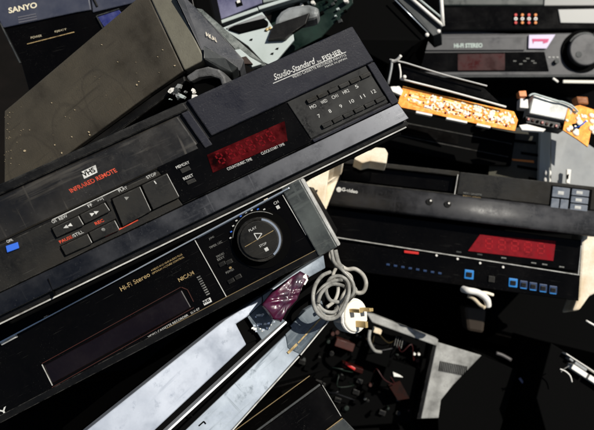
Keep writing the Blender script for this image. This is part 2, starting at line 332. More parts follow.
# ------------------------------------------------------------------ 1. the recorder with the infrared remote panel (largest, on top)
def fisher():
    d = Dev('video_recorder', 'black recorder on top of the pile with dim red display and INFRARED REMOTE in red', 'video recorder',
            pose=[0.1543, -0.2154, -0.4387, 54.8229, -186.3486, 703.8312], lean=-0.177)
    W = 0.45; fr = 0.0006
    d.box('case', -W+.004, -.006, .03, .33, -.118, -.004, BLK, .002)
    d.box('front_panel', -W, 0, .0045, .032, -.088, -0.0005, BLK, .001)
    s1 = d.L((193, 104)); s2 = d.L((374, 61)); s3 = d.L((206, 135))
    zb = s2[1]
    # navy upper fascia, right of the cassette door
    xr = s3[0]
    d.box('upper_fascia', xr+.004, 0, 0, .012, zb, 0, NAVY, .0012)
    # cassette door in a frame
    d.box('door_frame', -W, xr, 0, .012, -.0085, 0, BLK, .0015)
    d.box('door_frame', xr-.008, xr, 0, .0118, zb-.008, -.0088, NAVY, .001)
    d.box('cassette_door', -W+.001, xr-.0115, .002, .012, zb-.0075, -.0092, DOOR, .002)
    # lower dusty control plate
    xc = d.L((172, 190))[0]
    d.box('control_plate', -W, xc, .0012, .012, -.088, zb-.0092, BLKD, .0008)
    # glossy display plate
    xk = d.L((306, 130))[0]
    d.box('display_cover', xc+.0008, xk-.001, .0020, .012, -.0865, zb-.0012, GLO, .0006)
    d.poly('display', [(207, 155), (285, 121), (288, 141), (213, 173)], .0012, .0030, REDW, .0004)
    DIG = mat('unlit red digit', (.11, .002, .005), .5, spec=.05)
    d.digits((219, 165), (279, 138.5), 6, .0105, .0009, DIG)
    d.text('COUNTER/REC TIME', (228, 170.5), (252.5, 160), .0028, WHT, .0017)
    d.text('CLOCK/START TIME', (262, 155), (285, 145), .0028, WHT, .0017)
    # keypad plate
    x9 = d.L((396, 99))[0]
    d.box('keypad_plate', xk, -.009, .0028, .012, -.0835, zb-.0012, mat('dusty black keypad', (.003, .003, .003), .4, dust=1.0, dcol=(.05, .05, .048), dscale=40, spec=.2, speck=1), .0006)
    d.box('end_trim', -.0082, 0, .0004, .012, -.0875, zb-.0008, NAVY, .0008)
    d.box('lower_rim', xk, -.0085, .0004, .012, -.0878, -.0845, NAVY, .0008)
    kt = [(307, 102), (371, 73)]; kb = [(322, 127), (386, 97)]
    for (A, B) in (kt, kb):
        for i in range(6):
            f0, f1 = i/6+.008, (i+1)/6-.008
            a = (A[0]+(B[0]-A[0])*f0, A[1]+(B[1]-A[1])*f0); b = (A[0]+(B[0]-A[0])*f1, A[1]+(B[1]-A[1])*f1)
            d.bar('preset_key', a, b, .0042, -.0006, .004, BTN, .0006)
    for i, t in enumerate(['MO', 'WED', 'CH1', 'HR2', '5']):
        q = (314+i*10.9, 108-i*5.0); hw = 3.0 if len(t) > 1 else 1.4
        d.text(t, (q[0]-hw, q[1]+hw*.45), (q[0]+hw, q[1]-hw*.45), .0034, WHT, .0025)
    for i, t in enumerate(['7', '8', '9', '10', '11', '12']):
        q = (320+i*10.9, 117.5-i*4.9); hw = 1.3 if len(t) == 1 else 2.4
        hw *= .85; d.text(t, (q[0]-hw, q[1]+hw*.45), (q[0]+hw, q[1]-hw*.45), .0036, WHT, .0025)
    # script heading
    d.text('Studio-Standard', (275, 80.5), (317, 63), .0062, WHT, -.0003, shear=.5, bold=.01)
    d.text('by', (318.5, 63.5), (322.5, 61.8), .0032, WHT)
    d.text('FISHER', (324, 61), (343, 53), .0048, WHT, bold=.02)
    d.bar('lettering', (273, 83.5), (346, 52), .0007, -.0003, .0002, WHT)
    d.text('VIDEO CASSETTE RECORDER FVH-P715', (293, 78.5), (346.5, 56), .0026, WHT)
    d.text('MADE IN JAPAN', (326, 68.5), (347.5, 59.5), .0026, WHT)
    # transport keys
    KEYS = {}
    for nm, tl, tr, br, bl in (('play_button', (112, 199), (140, 186), (151, 211), (123, 226)), ('stop_button', (141.5, 185.3), (167, 173), (179, 197), (153, 209.5)),
                       ('rewind_button', (52, 228), (79, 215), (84, 225), (57, 237)), ('forward_button', (80, 214.5), (105, 202), (110, 211), (85, 223.5)),
                       ('pause_button', (61, 246), (88, 233), (92.5, 243), (66, 255)), ('record_button', (89, 232.3), (115, 219.5), (119.5, 229.5), (93.5, 241.5))):
        b = KEYS[nm] = d.poly(nm, [tl, tr, br, bl], -.0036, .004, BTN, .0007)
        # dark gap round the key
        g = [tl, tr, br, bl]; cx = sum(p[0] for p in g)/4; cy = sum(p[1] for p in g)/4
        gg = []
        for p in g:
            v = Vector((p[0]-cx, p[1]-cy)); v2 = v+v.normalized()*1.5; gg.append((cx+v2.x, cy+v2.y))
        d.poly('key_gap', gg, .0006, .003, MATT, 0)
        d.bar('key_edge', (tr[0]-.3, tr[1]+.8), (br[0]-.5, br[1]-1.0), .0005, -.0039, -.0030, EDGE, parent=b)
    d.text('PLAY', (119.5, 192.3), (128, 188.3), .0028, WHT, .0009)
    d.text('STOP', (147.5, 179), (157, 174.6), .0028, WHT, .0009)
    d.text('FF', (89, 207.5), (93, 205.6), .0028, WHT, .0009); d.text('>>|', (98.5, 202.6), (104, 200), .003, WHT, .0009)
    d.text('O/I', (53, 223.5), (57, 221.6), .003, WHT, .0009); d.text('REW', (60, 220.5), (68, 216.8), .0028, WHT, .0009)
    d.text('PAUSE', (60.5, 243.5), (73, 237.8), .0030, REDT, .0009, bold=.02); d.text('/STILL', (73.3, 237.6), (84, 232.7), .0030, WHT, .0009)
    d.text('REC', (96, 225.2), (104.5, 221.3), .0030, REDT, .0009, bold=.02)
    def tri(q, sgn, y=-.0038, s=.0022, m=WHT, par=None):
        x, z = d.L(q); d.add('play_mark', prism([(x-sgn*s*.8, y, z+s*.8), (x+sgn*s, y, z), (x-sgn*s*.8, y, z-s*.8)], (0, .0005, 0)), m, parent=KEYS[par])
    RW = 'rewind_button'; FW = 'forward_button'
    tri((66, 226.6), -1, par=RW); tri((70, 224.8), -1, par=RW); tri((92.5, 213.6), 1, par=FW); tri((96.7, 211.7), 1, par=FW); tri((127, 197.5), 1, m=GREY, par='play_button')
    d.rect('stop_mark', (153.5, 181), (156.6, 183.4), -.0039, -.003, WHT, 0, parent=KEYS['stop_button'])
    d.cyl('record_mark', (103.4, 229), .0016, -.0039, -.003, GREY, seg=16, bev=0, parent=KEYS['record_button'])
    d.bar('white_line', (52, 220), (122.5, 186.8), .0008, .0006, .0016, EDGE)
    d.bar('red_line', (105, 236.5), (138, 220), .0012, .0004, .0016, REDT)
    d.bar('memory_button', (181, 171.5), (190, 167.6), .0045, .0004, .004, BTN, .0004)
    d.bar('reset_button', (187, 183.3), (195.5, 179.6), .0038, .0004, .004, BTN, .0004)
    d.text('MEMORY', (177, 169), (190, 163.2), .0028, WHT, .0017); d.text('RESET', (184.3, 180.3), (194, 176), .0028, WHT, .0017)
    # format mark and lettering on the door
    d.poly('format_mark', [(81.5, 171.8), (95.5, 165.0), (97.5, 172.5), (84, 179)], .0012, .0025, WHT, 0)
    d.text('VHS', (84.2, 177.2), (96.2, 171.6), .0050, MATT, .0011, bold=.03)
    d.text('INFRARED REMOTE', (71.5, 193), (117.5, 171.8), .0042, REDT, .0018, bold=.012)
    d.poly('power_button', [(5.8, 246), (17.8, 242), (19.3, 248), (7.3, 252.5)], -.0015, .003, BLUE, .0005)
    d.text('OPR', (7.5, 243), (13.5, 240.8), .0026, WHT, .0009)
    # bevelled lower lip, dark skirt and underside
    V = [(-W, .0040, -.0885), (0, .0040, -.0885), (0, .0004, -.1075), (-W, .0004, -.1075)]
    d.add('lower_lip', prism(V, (0, .02, 0)), CHAM, bev=.0008)
    d.box('front_skirt', -W, -.0005, .0095, .034, -.1148, -.108, BLK, .0015)
    d.box('skirt_edge', -W, -.004, .0105, .034, -.1164, -.1150, EDGE, .0004)
    d.box('under_panel', -W+.01, -.01, .016, .30, -.122, -.1166, MATT, .002)
    d.poly('seam', [(47.5, 279), (47.9, 278.8), (55.0, 295.7), (54.6, 296)], .0002, .012, MATT, 0)
    # snapped bits under the right end
    for q in ((372, 139), (378, 136), (384, 134), (366, 143)):
        x, z = d.L(q); d.box('broken_tab', x-.002, x+.002, .02, .026, z-.003, z+.002, random.choice([EDGE, BLK]), .0004)
    return d
A = fisher()

# ------------------------------------------------------------------ 2. hi-fi recorder with round shuttle dial
def sony():
    d = Dev('video_recorder', 'black Hi-Fi Stereo recorder with a round play dial, directly under the red-display recorder', 'video recorder',
            pose=[0.0115, 0.0823, -0.4867, 1.7486, -34.8828, 703.4797], lean=-0.023)
    W = 0.46
    d.box('case', -W+.004, -.004, .02, .31, -.074, -.003, BLK, .002)
    d.box('front_panel', -W, 0, .003, .021, -.0762, -.0015, GLO, .001)
    d.box('top_trim', -W, -.012, -.0035, .012, -.0036, -.0021, CHR, .0004)
    d.box('lower_strip', -W, 0, .0012, .0125, -.0764, -.0690, BLK, .0006)
    d.box('gold_edge', -.19, -.02, .0004, .002, -.0697, -.0691, GOLD, 0)
    xe = d.L((294, 212))[0]
    d.box('end_block', xe, .001, -.0004, .0215, -.0766, .0005, mat('dusty grey green block', (.022, .026, .026), .4, metal=.2, dust=.9, dcol=(.10, .115, .11), dscale=22, speck=1, streak=.6, wear=1, wcol=(.4, .4, .38)), .0014)
    d.box('end_edge', .0012, .0042, .0005, .021, -.0760, -.0005, EDGE, .0006)
    d.bar('end_line', (282.5, 195), (306, 235), .0008, .0014, .0032, EDGE)
    d.bar('panel_line', (194.5, 240.5), (226.5, 298), .0005, .0016, .0032, WHT)
    d.bar('top_line', (197, 238.5), (283, 192.5), .0007, .0016, .0032, WHT)
    # dial
    c = d.L((260.5, 239)); S = Dev.add
    o = d.add('dial_well', ringmesh(.0205, .0300, .0012, .004), MATT, (c[0], 0, c[1]))
    d.add('dial_arc', ringmesh(.0272, .0278, .0004, .0016, a0=math.radians(35), a1=math.radians(150)), GREY, (c[0], 0, c[1]))
    sh = d.add('shuttle_ring', ringmesh(.0193, .0222, -.0080, .004), BLKD, (c[0], 0, c[1]), bev=.0008)
    k = d.cyl('dial', (c[0], 0, c[1]), .0190, -.0105, .004, BTN, seg=56, bev=.0010)
    d.add('dial_highlight', ringmesh(.0192, .0212, -.0088, -.0078, a0=math.radians(-75), a1=math.radians(55)), CHR, (c[0], 0, c[1]))  # bright part-arc drawn as a crescent highlight on the ring
    y = -.0109
    def onk(px, py): return d.L((px, py), y)
    a = (246.5, 246); b = (274.5, 230)
    d.bar('dial_line', a, b, .0005, -.0109, -.0102, GOLDT, parent=k)
    d.text('PLAY', (249.5, 232), (257, 228), .0024, WHT, y, parent=k); d.text('STOP', (260, 247.5), (267, 244), .0024, WHT, y, parent=k)
    d.tri = None
    P0, P1, P2_ = onk(254, 236.2), onk(263, 235.3), onk(258.5, 232)
    x, z = onk(258.3, 235.3); q = .0036
    for (u, v) in (((-.8, 1), (1.1, 0)), ((1.1, 0), (-.8, -1)), ((-.8, -1), (-.8, 1))):
        A_ = Vector((x+u[0]*q, z+u[1]*q)); B_ = Vector((x+v[0]*q, z+v[1]*q)); t = (B_-A_).normalized(); n = Vector((-t.y, t.x))*.0004
        d.add('play_mark', prism([(p.x, y, p.y) for p in (A_+n, A_-n, B_-n, B_+n)], (0, .0006, 0)), WHT, parent=k)
    x, z = onk(266.5, 249.3); d.box('stop_mark', x-.0018, x+.0018, y, y+.0006, z-.0018, z+.0018, WHT, 0, parent=k)
    for i in range(9):
        an = math.radians(150-i*12); rr = .0300
        d.box('scale_mark', c[0]+rr*math.cos(an)-.0010, c[0]+rr*math.cos(an)+.0010, .0006, .0016, c[1]+rr*math.sin(an)-.0006, c[1]+rr*math.sin(an)+.0006, [WHT, BLUE, WHT][i % 3], 0)
    d.text('CH', (274.5, 205), (279, 202.6), .0028, WHT, .0026); d.rect('tape_mark', (275.5, 206.5), (280, 208), .0016, .0032, WHT, 0)
    for t, p, q2 in (('JOG', (209.5, 240.3), (214.5, 237.7)), ('TIMER REC', (210, 249), (222.5, 242.4)), ('SYNCHRO', (217, 258), (224.5, 254)),
                     ('EDIT', (218, 261), (225, 257.4)), ('POWER', (226.5, 274), (234.5, 269.8))):
        d.text(t, p, q2, .0022, GREY, .0026)
    for p in ((222, 264), (231, 281), (238, 277), (229, 262)):
        d.bar('small_button', (p[0]-3, p[1]+1.6), (p[0]+3, p[1]-1.6), .0042, .0008, .004, BLKD, .0005)
    d.cyl('standby_light', (230, 268), .0012, .001, .004, GOLDT, seg=12, bev=0)
    d.text('Hi-Fi Stereo', (121.5, 291.5), (150.5, 276), .0048, GOLDT, .0026, bold=.005)
    d.text('4 HEAD AND HI-FI AUDIO PLUS', (151.5, 271.5), (182.5, 255), .0018, GOLDT, .0026)
    d.text('OPTIMUM PICTURE CONTROL', (152.5, 274.5), (184.5, 257.5), .0018, GOLDT, .0026)
    d.text('NICAM', (179.5, 282), (194.5, 274), .0040, GOLDT, .0026, bold=.01)
    for i in range(9):
        f = i/9; p = (196.5+f*10.5, 278+f*19.5); d.bar('level_mark', p, (p[0]+3.2, p[1]-1.7), .0012, .0016, .0032, GREY)
    d.poly('format_mark', [(202, 301.5), (209.5, 297.6), (211.5, 302), (204, 305.8)], .0016, .0032, WHT, 0)
    d.text('VHS', (203.6, 304.3), (210.4, 300.9), .0030, MATT, .0012, bold=.03)
    d.text('VIDEO CASSETTE RECORDER   SLV-E7', (148.5, 338), (200, 309.3), .0021, WHT, .0026)
    d.text('SONY', (-23, 430.5), (9.5, 412), .0072, WHT, .0026, bold=.02)
    # dim display window with brown outline
    d.poly('display', [(43, 366), (181, 290), (191, 308), (51, 385)], .0022, .0045, WINE, .0015)
    for a_, b_ in (((41, 364), (180, 287.5)), ((181, 287.5), (187, 290)), ((187, 290), (193, 302)), ((193, 308), (51, 388)),):
        d.bar('display_outline', a_, b_, .0006, .0018, .0032, RUST)
    d.bar('display_end', (41, 365), (51.5, 386), .0005, .0016, .0032, EDGE)
    # chipped patches on the trim
    for q in ((131, 272), (46, 317), (266, 200)):
        x, z = d.L(q); d.box('chip', x-.0022, x+.0022, -.0004, .003, z-.0012, z+.0012, CREAM, .0004)
    x, z = d.L((9, 339)); d.box('dirt_lump', x-.010, x+.008, -.0015, .004, z-.0025, z+.0015, EDGE, .001)
    return d
B = sony()

# ------------------------------------------------------------------ 3. silver recorder with two bright bands
def silver():
    D0 = .85
    d = Dev('video_recorder', 'bright silver recorder with a long dark slot, lying below the Hi-Fi recorder', 'video recorder',
            pose=[0.04, -0.32, -0.72, 25.0, 38.1, 850])
    d.poly('case', [(60, 462), (225, 328), (300, 280), (326, 268), (331, 312), (300, 350), (233, 426), (195, 470)], .014, .17, MATT, .002)
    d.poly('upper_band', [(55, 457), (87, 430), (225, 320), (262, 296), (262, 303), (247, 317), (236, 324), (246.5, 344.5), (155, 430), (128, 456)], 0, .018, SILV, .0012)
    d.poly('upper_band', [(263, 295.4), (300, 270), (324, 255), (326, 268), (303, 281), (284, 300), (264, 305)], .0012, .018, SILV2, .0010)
    d.poly('slot', [(236.5, 324.5), (247, 317.5), (260, 340), (247.2, 345)], .010, .02, MATT, 0)
    d.bar('rail', (119, 476), (286.5, 321.8), .0026, -.0005, .016, mat('white rail', (.8, .82, .84), .4), .0006)
    d.poly('rail_gap', [(125, 481), (289.5, 325), (292, 328), (129, 484)], .0002, .004, MATT, 0)
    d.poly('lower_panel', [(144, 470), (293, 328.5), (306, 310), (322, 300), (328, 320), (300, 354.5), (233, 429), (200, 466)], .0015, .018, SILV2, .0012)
    d.poly('smoked_end', [(285, 331), (306, 310.5), (322, 300.5), (327.6, 320), (300, 354), (288, 348)], .0003, .004, SMOKE, .0008)
    d.bar('gold_line', (288, 353), (297, 344), .0030, -.0003, .002, GOLDT)
    d.bar('gold_line', (298, 343), (322, 317), .0018, -.0003, .002, GOLDT)
    d.bar('lower_edge', (190, 478), (299.5, 356.5), .0015, .0010, .02, EDGE, 0)
    d.bar('lower_edge', (301, 355), (329, 321), .0015, .0010, .02, EDGE, 0)
    for a, b in (((190, 414), (195, 419)), ((199, 426), (204, 421.5)), ((204, 421.5), (206, 424))):
        d.bar('catch_mark', a, b, .0014, .0006, .003, MATT)
    return d
Cc = silver()
# speckled sticker
def sticker():
    d = Dev('sticker', 'dark sticker with white flecks on the silver recorder beside the slot', 'sticker', org=(264, 322, .825), rot=(0.04, -0.32, -0.72))
    m = d.poly('backing', [(247.5, 317), (262, 303.5), (272, 312), (285, 320.5), (262, 340)], 0, .003, SMOKE, .0004)
    rnd = random.Random(3)
    for i in range(26):
        a, b = rnd.random(), rnd.random()
        p = (254+a*22-b*3, 315+b*17-a*2)
        if p[0]+p[1] > 600: continue
        s_ = rnd.uniform(.0006, .0020)
        x, z = d.L(p); d.poly('fleck', [(x-s_, z+s_*.3), (x, z+s_*rnd.uniform(.6, 1.6)), (x+s_*1.2, z), (x+s_*.3, z-s_)], -.0006, .0004, rnd.choice([OFFW, CHR, OFFW]), 0, px=False)
sticker()
# crumpled magenta film
def film():
    rnd = random.Random(11)
    pts2 = [(261, 305), (272, 291), (288, 279), (300, 271), (309, 276), (303, 286), (297, 300), (286, 312), (281, 322), (272, 319)]
    d = Dev('plastic_film', 'crumpled magenta plastic film caught on the silver recorder', 'plastic film', org=(284, 297, .805), rot=(0.04, -0.32, -0.72))
    P2 = [d.L(q) for q in pts2]; cx = sum(p[0] for p in P2)/len(P2); cz = sum(p[1] for p in P2)/len(P2)
    bm = bmesh.new(); rings = 9; n = 60
    def edge(t):
        f = t*len(P2); i = int(f) % len(P2); j = (i+1) % len(P2); u = f-int(f)
        return (P2[i][0]*(1-u)+P2[j][0]*u, P2[i][1]*(1-u)+P2[j][1]*u)
    V = []
    for r in range(rings+1):
        row = []
        for k in range(n):
            ex, ez = edge(k/n); f = r/rings
            x = cx+(ex-cx)*f; z = cz+(ez-cz)*f
            y = (abs(math.sin(x*150+z*90+1.5*math.sin(z*210+x*90)))**.6*.0050+abs(math.sin(z*330-x*120+math.sin(x*200)))*.0016)*(1-f**6)+.0004
            row.append(bm.verts.new((x, -y, z)))
        V.append(row)
    for r in range(rings):
        for k in range(n):
            l = (k+1) % n
            if r == 0 and False: pass
            try: bm.faces.new((V[r][k], V[r][l], V[r+1][l], V[r+1][k]))
            except ValueError: pass
    bmesh.ops.remove_doubles(bm, verts=bm.verts, dist=1e-5)
    me = bpy.data.meshes.new('film'); bm.to_mesh(me); bm.free()
    for f in me.polygons: f.use_smooth = True
    o = d.add('sheet', me, MAG); so_ = o.modifiers.new('solid', 'SOLIDIFY'); so_.thickness = .0004
    x, z = d.L((304, 281)); d.poly('torn_edge', [(302, 276), (305, 273.5), (307, 280), (304, 285), (302, 284)], -.004, -.003, OFFW, 0)
film()

# ------------------------------------------------------------------ 4. lowest black recorder
def low():
    d = Dev('video_recorder', 'black recorder with gold edged top strip at the bottom of the picture', 'video recorder',
            pose=[-0.2256, -0.1075, -0.6101, 29.3632, 216.2312, 909.3314])
    W = .43
    d.box('case', -W, -.003, .02, .25, -.12, -.002, MATT, .002)
    d.box('front_panel', -W, 0, .001, .022, -.049, -.0015, GLO, .001)
    d.box('front_edge', -W, 0, -.0004, .003, -.0012, .0016, GUN, .0006)
    # sloping upper strip back to the gold edge
    a = d.P(309.5, 375.5, .925); b = d.P(322, 384.5, .9085)
    V = [(-W, a.y, a.z), (a.x, a.y, a.z), (b.x, b.y+.002, b.z+.0015), (-W, b.y+.002, b.z+.0015)]
    d.add('upper_strip', prism(V, (0, .006, -.004)), GLO, bev=.0004)
    for o_ in (0, .0035):
        d.add('gold_line', prism([(-W, a.y-.0005, a.z-o_), (a.x, a.y-.0005, a.z-o_), (a.x, a.y-.0006, a.z-o_-.0009), (-W, a.y-.0006, a.z-o_-.0009)], (0, .003, 0)), GOLD)
    d.bar('end_line', (322.5, 385), (341, 416), .0006, .0002, .004, EDGE)
    d.box('lower_line', -.19, -.001, -.0006, .003, -.0505, -.0492, GOLD, .0003)
    V = [(-W, .0005, -.0508), (0, .0005, -.0508), (.006, .012, -.085), (-W, .012, -.085)]
    d.add('lower_strip', prism(V, (0, .02, 0)), GUN, bev=.001)
low()

# ------------------------------------------------------------------ 5/6. two recorders on the right
def right_upper():
    d = Dev('video_recorder', 'black recorder on the right with open cassette slot and six pale end keys', 'video recorder',
            pose=[-0.0156, 0.0825, 0.1187, 56.5009, -95.9768, 1180.9278])
    W = .44
    d.box('case', .003, W-.003, .03, .33, -.078, -.004, BLK, .002)
    # front with a real slot
    sl = d.L((342, 164)); sr = d.L((457, 194))
    x0, x1 = sl[0], sr[0]; zt = -.008; zb = -.038
    F = BLKD
    d.box('top_rail', 0, x1, 0, .03, zt, 0, F, .0015)
    d.box('left_cheek', 0, x0, .0005, .03, zb, zt-.0002, F, .0015)
    d.box('right_fascia', x1, W, .0006, .03, zb, -.0005, F, .0015)
    d.box('slot_back', x0, x1, .022, .031, zb, zt, MATT, 0)
    d.box('slot_flap', x0+.003, x1-.003, .014, .018, zb+.004, zt-.001, GLO, .0006)
    d.bar('slot_edge', (458, 174.5), (454.6, 194.5), .0012, -.0006, .004, EDGE)
    d.bar('slot_edge', (341.5, 165), (339, 178), .0035, .004, .010, OFFW)
    d.box('slot_lip', x0, x1, -.0006, .004, zb-.0012, zb+.0006, BLKD, .0003)
    # rounded lower bar
    n = 10; V = []
    prof = [(.004, zb-.0002)]+[(-.012*math.sin(math.pi*i/n*.62+.15), zb-.002-(.040*(i/n))) for i in range(n+1)]+[(.03, -.080), (.03, zb-.0002)]
    bm = bmesh.new(); A0 = [bm.verts.new((0, y, z)) for y, z in prof]; A1 = [bm.verts.new((W, y, z)) for y, z in prof]
    m = len(prof)
    for i in range(m): bm.faces.new((A0[i], A0[(i+1) % m], A1[(i+1) % m], A1[i])).smooth = 1 <= i <= n
    bm.faces.new(A0[::-1]); bm.faces.new(A1)
    bmesh.ops.recalc_face_normals(bm, faces=bm.faces)
    me = bpy.data.meshes.new('bar'); bm.to_mesh(me); bm.free(); d.add('lower_bar', me, mat('scuffed charcoal bar', (.012, .012, .013), .36, dust=.7, dcol=(.05, .05, .056), dscale=25, speck=.7, streak=.4))
    d.text('G-video', (341.5, 191), (357.5, 193.6), .006, WHT, -.0105, bold=.03); d.cyl('badge', (339, 190), .0042, -.0118, -.009, WHT, seg=16)
    d.text('VIDEO CASSETTE', (463, 193.5), (481.5, 195.7), .0026, GREY, .0002); d.text('RECORDER', (463, 197), (481, 199.2), .003, GOLDT, .0002)
    for q in ((429, 202), (447, 204.5)):
        d.cyl('screw_cap', q, .0055, -.0125, -.004, BLK, seg=20); d.cyl('glint_dot', (q[0]+1, q[1]-1), .0015, -.0130, -.0124, OFFW, seg=10, bev=0)
    # six keys
    tl, tr, bl = d.L((552.5, 186.5)), d.L((591, 191)), d.L((551.5, 208))
    kx = (tr[0]-tl[0]); kz = (bl[1]-tl[1])
    KEY = mat('pale blue grey key', (.09, .11, .14), .3, dust=.8, dcol=(.22, .24, .28), dscale=90)
    d.box('keypad_recess', tl[0]-.002, tr[0]+.002, .0002, .003, tl[1]+kz-.002, tl[1]+.002, MATT, 0)
    def key(u0, u1, v0, v1, m=KEY): d.box('key', tl[0]+kx*u0, tl[0]+kx*u1, -.0025, .002, tl[1]+kz*v1, tl[1]+kz*v0, m, .0008)
    key(0, .45, 0, .48); key(0, .21, .54, 1); key(.24, .45, .54, 1)
    for i in range(3): key(.5, .95, i*.345, i*.345+.30); d.box('key_label', tl[0]+kx*.62, tl[0]+kx*.78, -.0028, -.0024, tl[1]+kz*(i*.345+.22), tl[1]+kz*(i*.345+.08), WHT, 0)
    d.box('key_label', tl[0]+kx*.15, tl[0]+kx*.3, -.0028, -.0024, tl[1]+kz*.34, tl[1]+kz*.18, WHT, 0)
right_upper()
def right_lower():
    d = Dev('video_recorder', 'black recorder on the right with bright red display window and blue rimmed keys', 'video recorder',
            pose=[0.0058, 0.0631, 0.1278, 40.9544, -14.1273, 1191.5716], lean=-0.069)
    W = .43
    d.box('case', .003, W-.003, .02, .30, -.098, -.003, BLK, .002)
    d.box('front_panel', 0, W, .002, .02, -.052, -.001, GLO, .001)
    d.box('lower_panel', 0, W, .001, .02, -.100, -.0545, GLO, .001)
    d.bar('silver_line', (321, 235), (579.5, 275), .0015, -.0010, .006, EDGE, .0004)
    d.bar('end_trim', (582, 239.5), (578.6, 274.5), .0012, .0005, .006, EDGE)
    d.poly('display', [(480, 234.5), (556, 241), (553.5, 261), (468, 251)], .0008, .004, REDW2, .0004)  # left end cut on a slant, shaped after a shadow edge
    d.digits((483, 248), (548, 254), 5, .016, .0005, mat('unlit bright red digit', (.30, .015, .02), .5, spec=.05))
    d.bar('red_key', (404, 251.5), (418.5, 253.2), .004, -.0030, .003, RED, .0004)
    for q in ((436.5, 255.3), (457.5, 258.8), (480, 263), (503, 267)): d.cyl('white_pip', q, .0018, -.0022, .002, OFFW, seg=10, bev=0)
    for q, wv, m in (((469, 274.5), 9.5, BLUE2), ((513, 282.8), 9, BLUE2), ((523.5, 284.6), 8, BLUED), ((533, 286.3), 8, BLUED), ((543, 288), 8, BLUED), ((553, 289.8), 8, BLUED)):
        x, z = d.L(q); r = wv/2/FP*1.15
        d.box('key_rim', x-r, x+r, -.0010, .003, z-r, z+r, m, .0010); d.box('key', x-r*.6, x+r*.6, -.0030, .002, z-r*.5, z+r*.5, BLK, .0006)
        if m is BLUED: d.box('key_label', x-r*.8, x+r*.8, -.0014, -.0009, z-r*1.02, z-r*.8, BLUE2, 0)
    x, z = d.L((491.5, 279)); d.box('key', x-.005, x+.005, -.002, .003, z-.005, z+.005, BTN, .0006)
    for i in range(8):
        x, z = d.L((388+i*7.4, 264.5+i*1.25)); d.box('small_blue_key', x-.0028, x+.0028, -.0006, .003, z-.0016, z+.0016, BLUED, .0004)
    for q in ((459, 252), (480, 254.5), (504, 258), (534, 263), (545, 264.5), (562, 267)):
        x, z = d.L(q); d.box('small_print', x-.004, x+.004, .0016, .0024, z-.0009, z+.0009, GREY if q[0] > 500 else GUN, 0)
right_lower()

# ------------------------------------------------------------------ 7. stack at the top right
def jog():
    d = Dev('video_recorder', 'grey fronted recorder with a round jog dial and wine coloured window, top right', 'video recorder',
            pose=[0.0207, 0.0112, -0.0022, 220.7001, -341.1041, 1356.665])
    W = .44
    d.box('case', .006, W-.006, .022, .33, -.072, -.003, BLK, .002)
    d.poly('front_panel', [(420, 37), (436, 34.5), (640, 31), (640, 76), (415, 76), (412, 66), (412, 50)], .004, .024, GREYP, .003)
    d.poly('upper_tray', [(416, 50.5), (437, 38.6), (526, 37.6), (525, 50.2)], .0004, .006, GREYP, .0012)
    d.poly('display', [(413.5, 52.5), (545, 51.5), (549.5, 71), (415, 71.5)], .0018, .006, GLO, .0010)
    d.poly('wine_window', [(458, 54), (505, 53.5), (505, 70), (458, 70.3)], .0010, .003, mat('wine window', (.045, .006, .006), .3, dust=.9, dcol=(.006, .002, .002), dscale=22, spec=.2), 0)
    d.box('foot_strip', .002, W-.002, .004, .03, -.0790, -.0755, GUN, .001)
    d.text('HI-FI STEREO', (454, 48), (482.5, 47.6), .0085, mat('pale green print', (.42, .50, .46), .5), 0, bold=.04)
    st = d.poly('sticker', [(529, 35), (555.5, 34.6), (546.5, 48.6), (528.5, 48.4)], -.0004, .005, mat('lilac sticker', (.66, .60, .78), .5), .0003)
    d.poly('sticker_mark', [(532, 39), (549, 39), (547.5, 42.5), (543, 43.8), (543, 41.5), (534, 41.5), (533, 44)], -.0009, 0, mat('magenta print', (.55, .04, .16), .5), 0)
    c = d.L((583, 51)); loc = (c[0], 0, c[1])
    d.add('dial_well', ringmesh(.024, .0400, .0008, .006), MATT, loc)
    d.cyl('dial', (c[0], 0, c[1]), .0300, -.014, .006, GREYP, seg=48, bev=.002)
    d.add('finger_ring', ringmesh(.0305, .0330, -.010, .004, a0=math.radians(60), a1=math.radians(150)), GUN, loc)
    d.cyl('finger_dip', (576, 56), .006, -.0148, -.012, GUN, seg=20)
    d.cyl('small_button', (556.5, 61.5), .0045, -.003, .005, GUN, seg=16)
    for q in ((550, 57), (554, 57), (558, 57)):
        x, z = d.L(q); d.box('small_print', x-.002, x+.002, .0030, .0042, z-.001, z+.001, WHT, 0)
    for i, q in enumerate(((515, 61), (521, 64), (525, 61), (528, 58.5), (533, 61), (535, 63))):
        x, z = d.L(q); d.box('small_print', x-.0028, x+.0028, .0008, .0024, z-.001, z+.001, GREY, 0)
jog()
def rca():
    d = Dev('video_recorder', 'recorder with rows of coloured sockets, above the one with the jog dial', 'video recorder',
            pose=[0.0272, 0.0005, -0.0086, 270.6395, -395.2289, 1350.0494])
    W = .43
    d.box('case', .004, W-.004, .02, .33, -.044, -.002, BLK, .002)
    d.box('front_panel', 0, W, .002, .022, -.046, 0, GLO, .003)
    d.poly('end_panel', [(558, 9.5), (640, 8), (640, 24), (560.5, 23)], -.0006, .006, mat('light grey end panel', (.42, .42, .40), .4), .001)
    d.poly('lower_curve', [(446, 27), (520, 32.5), (640, 30), (640, 36), (440, 36)], .012, .04, GREYP, .002)
    RS = [RED, mat('orange socket', (.7, .22, .03), .4)]
    for i in range(4):
        for j in range(3):
            q = (515.5+i*6.6, 15.2+j*3.9)
            m = OFFW if j == 1 else RS[(i+j) % 2]
            d.cyl('socket', q, .0034 if j == 1 else .0028, -.0025, .004, m, seg=14, bev=.0004)
            if j == 1: d.cyl('socket_hole', q, .0013, -.0028, .0, MATT, seg=10, bev=0)
rca()
